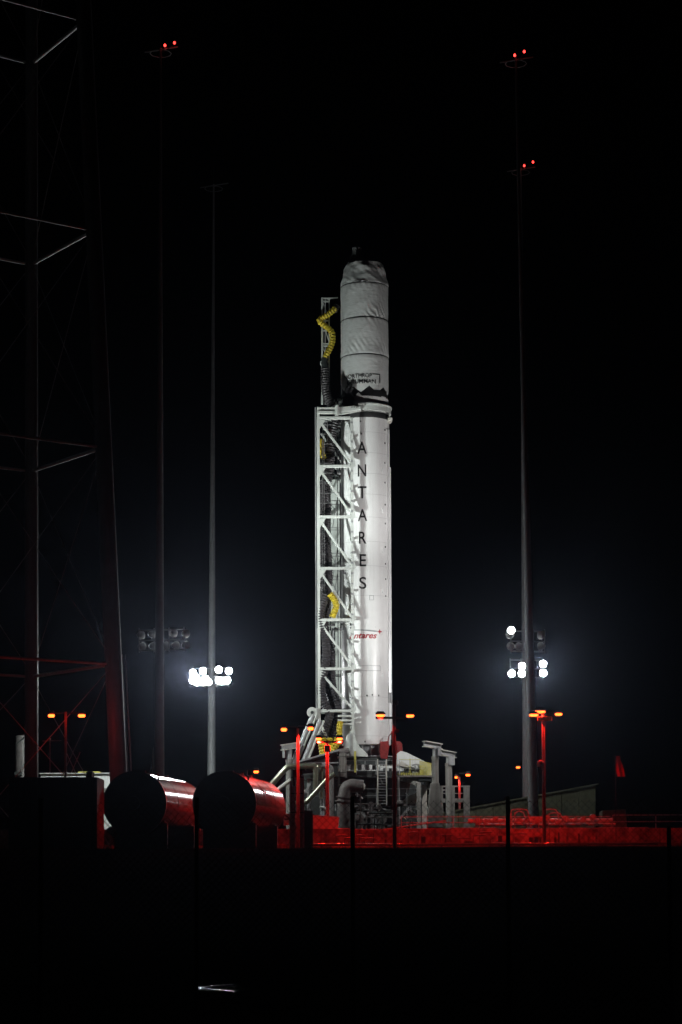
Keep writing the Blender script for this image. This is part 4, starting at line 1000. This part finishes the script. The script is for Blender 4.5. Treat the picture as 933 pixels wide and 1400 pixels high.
for (a, b, lb) in (((91, 1029), (112, 1075), 'thin pale rod leaning right, of the crossed pair above the container'), ((110, 1028), (90, 1075), 'thin pale rod leaning left, of the crossed pair above the container')):
    Yq = 126 if a[0] < 100 else 126.3
    e = at(*b, Yq); s_ = at(*a, Yq); e = s_ + (e - s_) * ((s_.z - PLAT) / (s_.z - e.z))
    solid('leaning_rod', MB().tube(s_, e, 0.022, n=6), M['grey_steel'], lb, 'rod')

# ------------------------------------------------------------------ water tower
wt = thing('water_tower', (at(100, 1060, 129).x, 129, PLAT), 'tall dark water tower legs with struts at the left edge', 'water tower')
Rb, Rt = at(162, 1055, 125), at(115, 17, 125.6)
Lb, Lt = at(43, 1055, 133), at(43.5, 90, 132.4)
def ext(a, b, z): return a.lerp(b, (z - a.z) / (b.z - a.z))
dRL = Lb - Rb; perp = Vector((-dRL.y, dRL.x, 0)); perp = perp if perp.y < 0 else -perp
perp = perp.normalized() * dRL.length
leanO = Vector((0.6, 0.6, 0))
def leg(base, top, r, n): 
    a = ext(base, top, PLAT); b_ = ext(base, top, 72.5)
    part('leg', MB().tube(a, b_, r * 1.02, r * 0.86, 24), M['tower'], wt, True); part('foot', MB().lathe((a.x, a.y), [(r * 1.7, PLAT), (r * 1.7, PLAT + 0.25), (r * 1.15, PLAT + 0.5)], 16), M['concrete'], wt)
legs = {'R': (Rb, Rt, 0.50), 'L': (Lb, Lt, 0.42), 'O': (Rb + perp, Rt + perp * 0.86, 0.5), 'B': (Lb + perp, Lt + perp * 0.86, 0.42)}
for k, (a, b, r) in legs.items(): leg(a, b, r, k)
levels = [at(110, y, 125).z for y in (908, 610.5, 312, 23)]
levels.append(levels[-1] + (levels[-1] - levels[-2]))
for i, z in enumerate(levels):
    for p, q in (('R', 'O'), ('R', 'L'), ('L', 'B'), ('O', 'B')):
        A, B = ext(*legs[p][:2], z), ext(*legs[q][:2], z); d = (B - A).normalized()
        part('strut', MB().tube(A + d * 0.45, B - d * 0.4, 0.085 if (p, q) != ('R', 'L') else 0.11, n=10), M['white'], wt, True)
        lo = levels[i - 1] if i else PLAT + 0.5
        A2, B2 = ext(*legs[p][:2], lo + 0.2), ext(*legs[q][:2], lo + 0.2)
        part('tie_rod', MB().tube(A, B2, 0.022, n=6), M['pole'], wt); part('tie_rod', MB().tube(B, A2, 0.022, n=6), M['pole'], wt)
a = ext(Rb, Rt, PLAT); 
for dx in (0.55, 0.75):
    part('conduit', MB().tube(ext(Rb, Rt, PLAT) + Vector((dx, 0.1, 0)), ext(Rb, Rt, 14.0) + Vector((dx - 0.05, 0.1, 0)), 0.035, n=8), M['grey_steel'], wt, True)

# ------------------------------------------------------------------ chain-link fence close to the camera
YFN = 21.0
fz = at(690, 1093, YFN).z
fn = thing('chain_link_fence', (0, YFN, 0), 'dark chain link fence with thin posts across the foreground', 'fence')
fx0, fx1 = -4.2, 4.2
for px in (-157, 56, 269, 482.5, 695, 915):
    b = at(px, 1150, YFN); part('post', MB().tube((b.x, YFN, -0.1), (b.x, YFN, fz + (0.03 if px != 915 else -0.26)), 0.02, n=10), M['wire'], fn)
mb = MB(); h = fz - 0.03; s_ = 0.0707
k = -int(h / s_) - 1; w = 0.0016
x = fx0 - h
while x < fx1:
    for sgn in (1, -1):
        xa, za, xb, zb = x, 0.02, x + h, h + 0.02
        if xa < fx0: za += fx0 - xa; xa = fx0
        if xb > fx1: zb -= xb - fx1; xb = fx1
        if xb <= xa: continue
        if sgn < 0: xa, xb = -xa, -xb
        mb.bar((xa, YFN - 0.03 + sgn * 0.002, za), (xb, YFN - 0.03 + sgn * 0.002, zb), w * 2, w * 2)
    x += s_
wm = part('wire_mesh', mb, M['wire'], fn); wm['kind'] = 'stuff'
# two polished bars added on the grass to catch glints of floodlight
for (a, b, lb) in (((268, 1353), (320, 1348.2), 'upper thin bar added for a glint on the dark grass'), ((270, 1353.6), (320, 1358.6), 'lower thin bar added for a glint on the dark grass')):
    def gp(px, py):
        d = CR @ Vector(((px - PCX) / F, -(py - PCY) / F, -1.0)); t = (0.05 - CAMZ) / d.z
        return Vector((d.x * t, d.y * t, 0.05))
    solid('glint_bar', MB().tube(gp(*a), gp(*b), 0.03, n=24), M['shiny'], lb, 'bar', smooth=True)

# ------------------------------------------------------------------ night haze that the floodlights glow in
hz = solid('haze', MB().box((-125, -12, -1.2), (125, 420, 76)), M['wire'], kind='stuff')
hm = bpy.data.materials.new('haze_air'); hm.use_nodes = True
for n_ in list(hm.node_tree.nodes):
    if n_.type == 'BSDF_PRINCIPLED': hm.node_tree.nodes.remove(n_)
pv = hm.node_tree.nodes.new('ShaderNodeVolumePrincipled')
pv.inputs['Color'].default_value = (0.62, 0.74, 1.0, 1); pv.inputs['Density'].default_value = 0.000065; pv.inputs['Anisotropy'].default_value = 0.93
hm.node_tree.links.new(pv.outputs[0], hm.node_tree.nodes['Material Output'].inputs['Volume'])
hz.data.materials.clear(); hz.data.materials.append(hm)
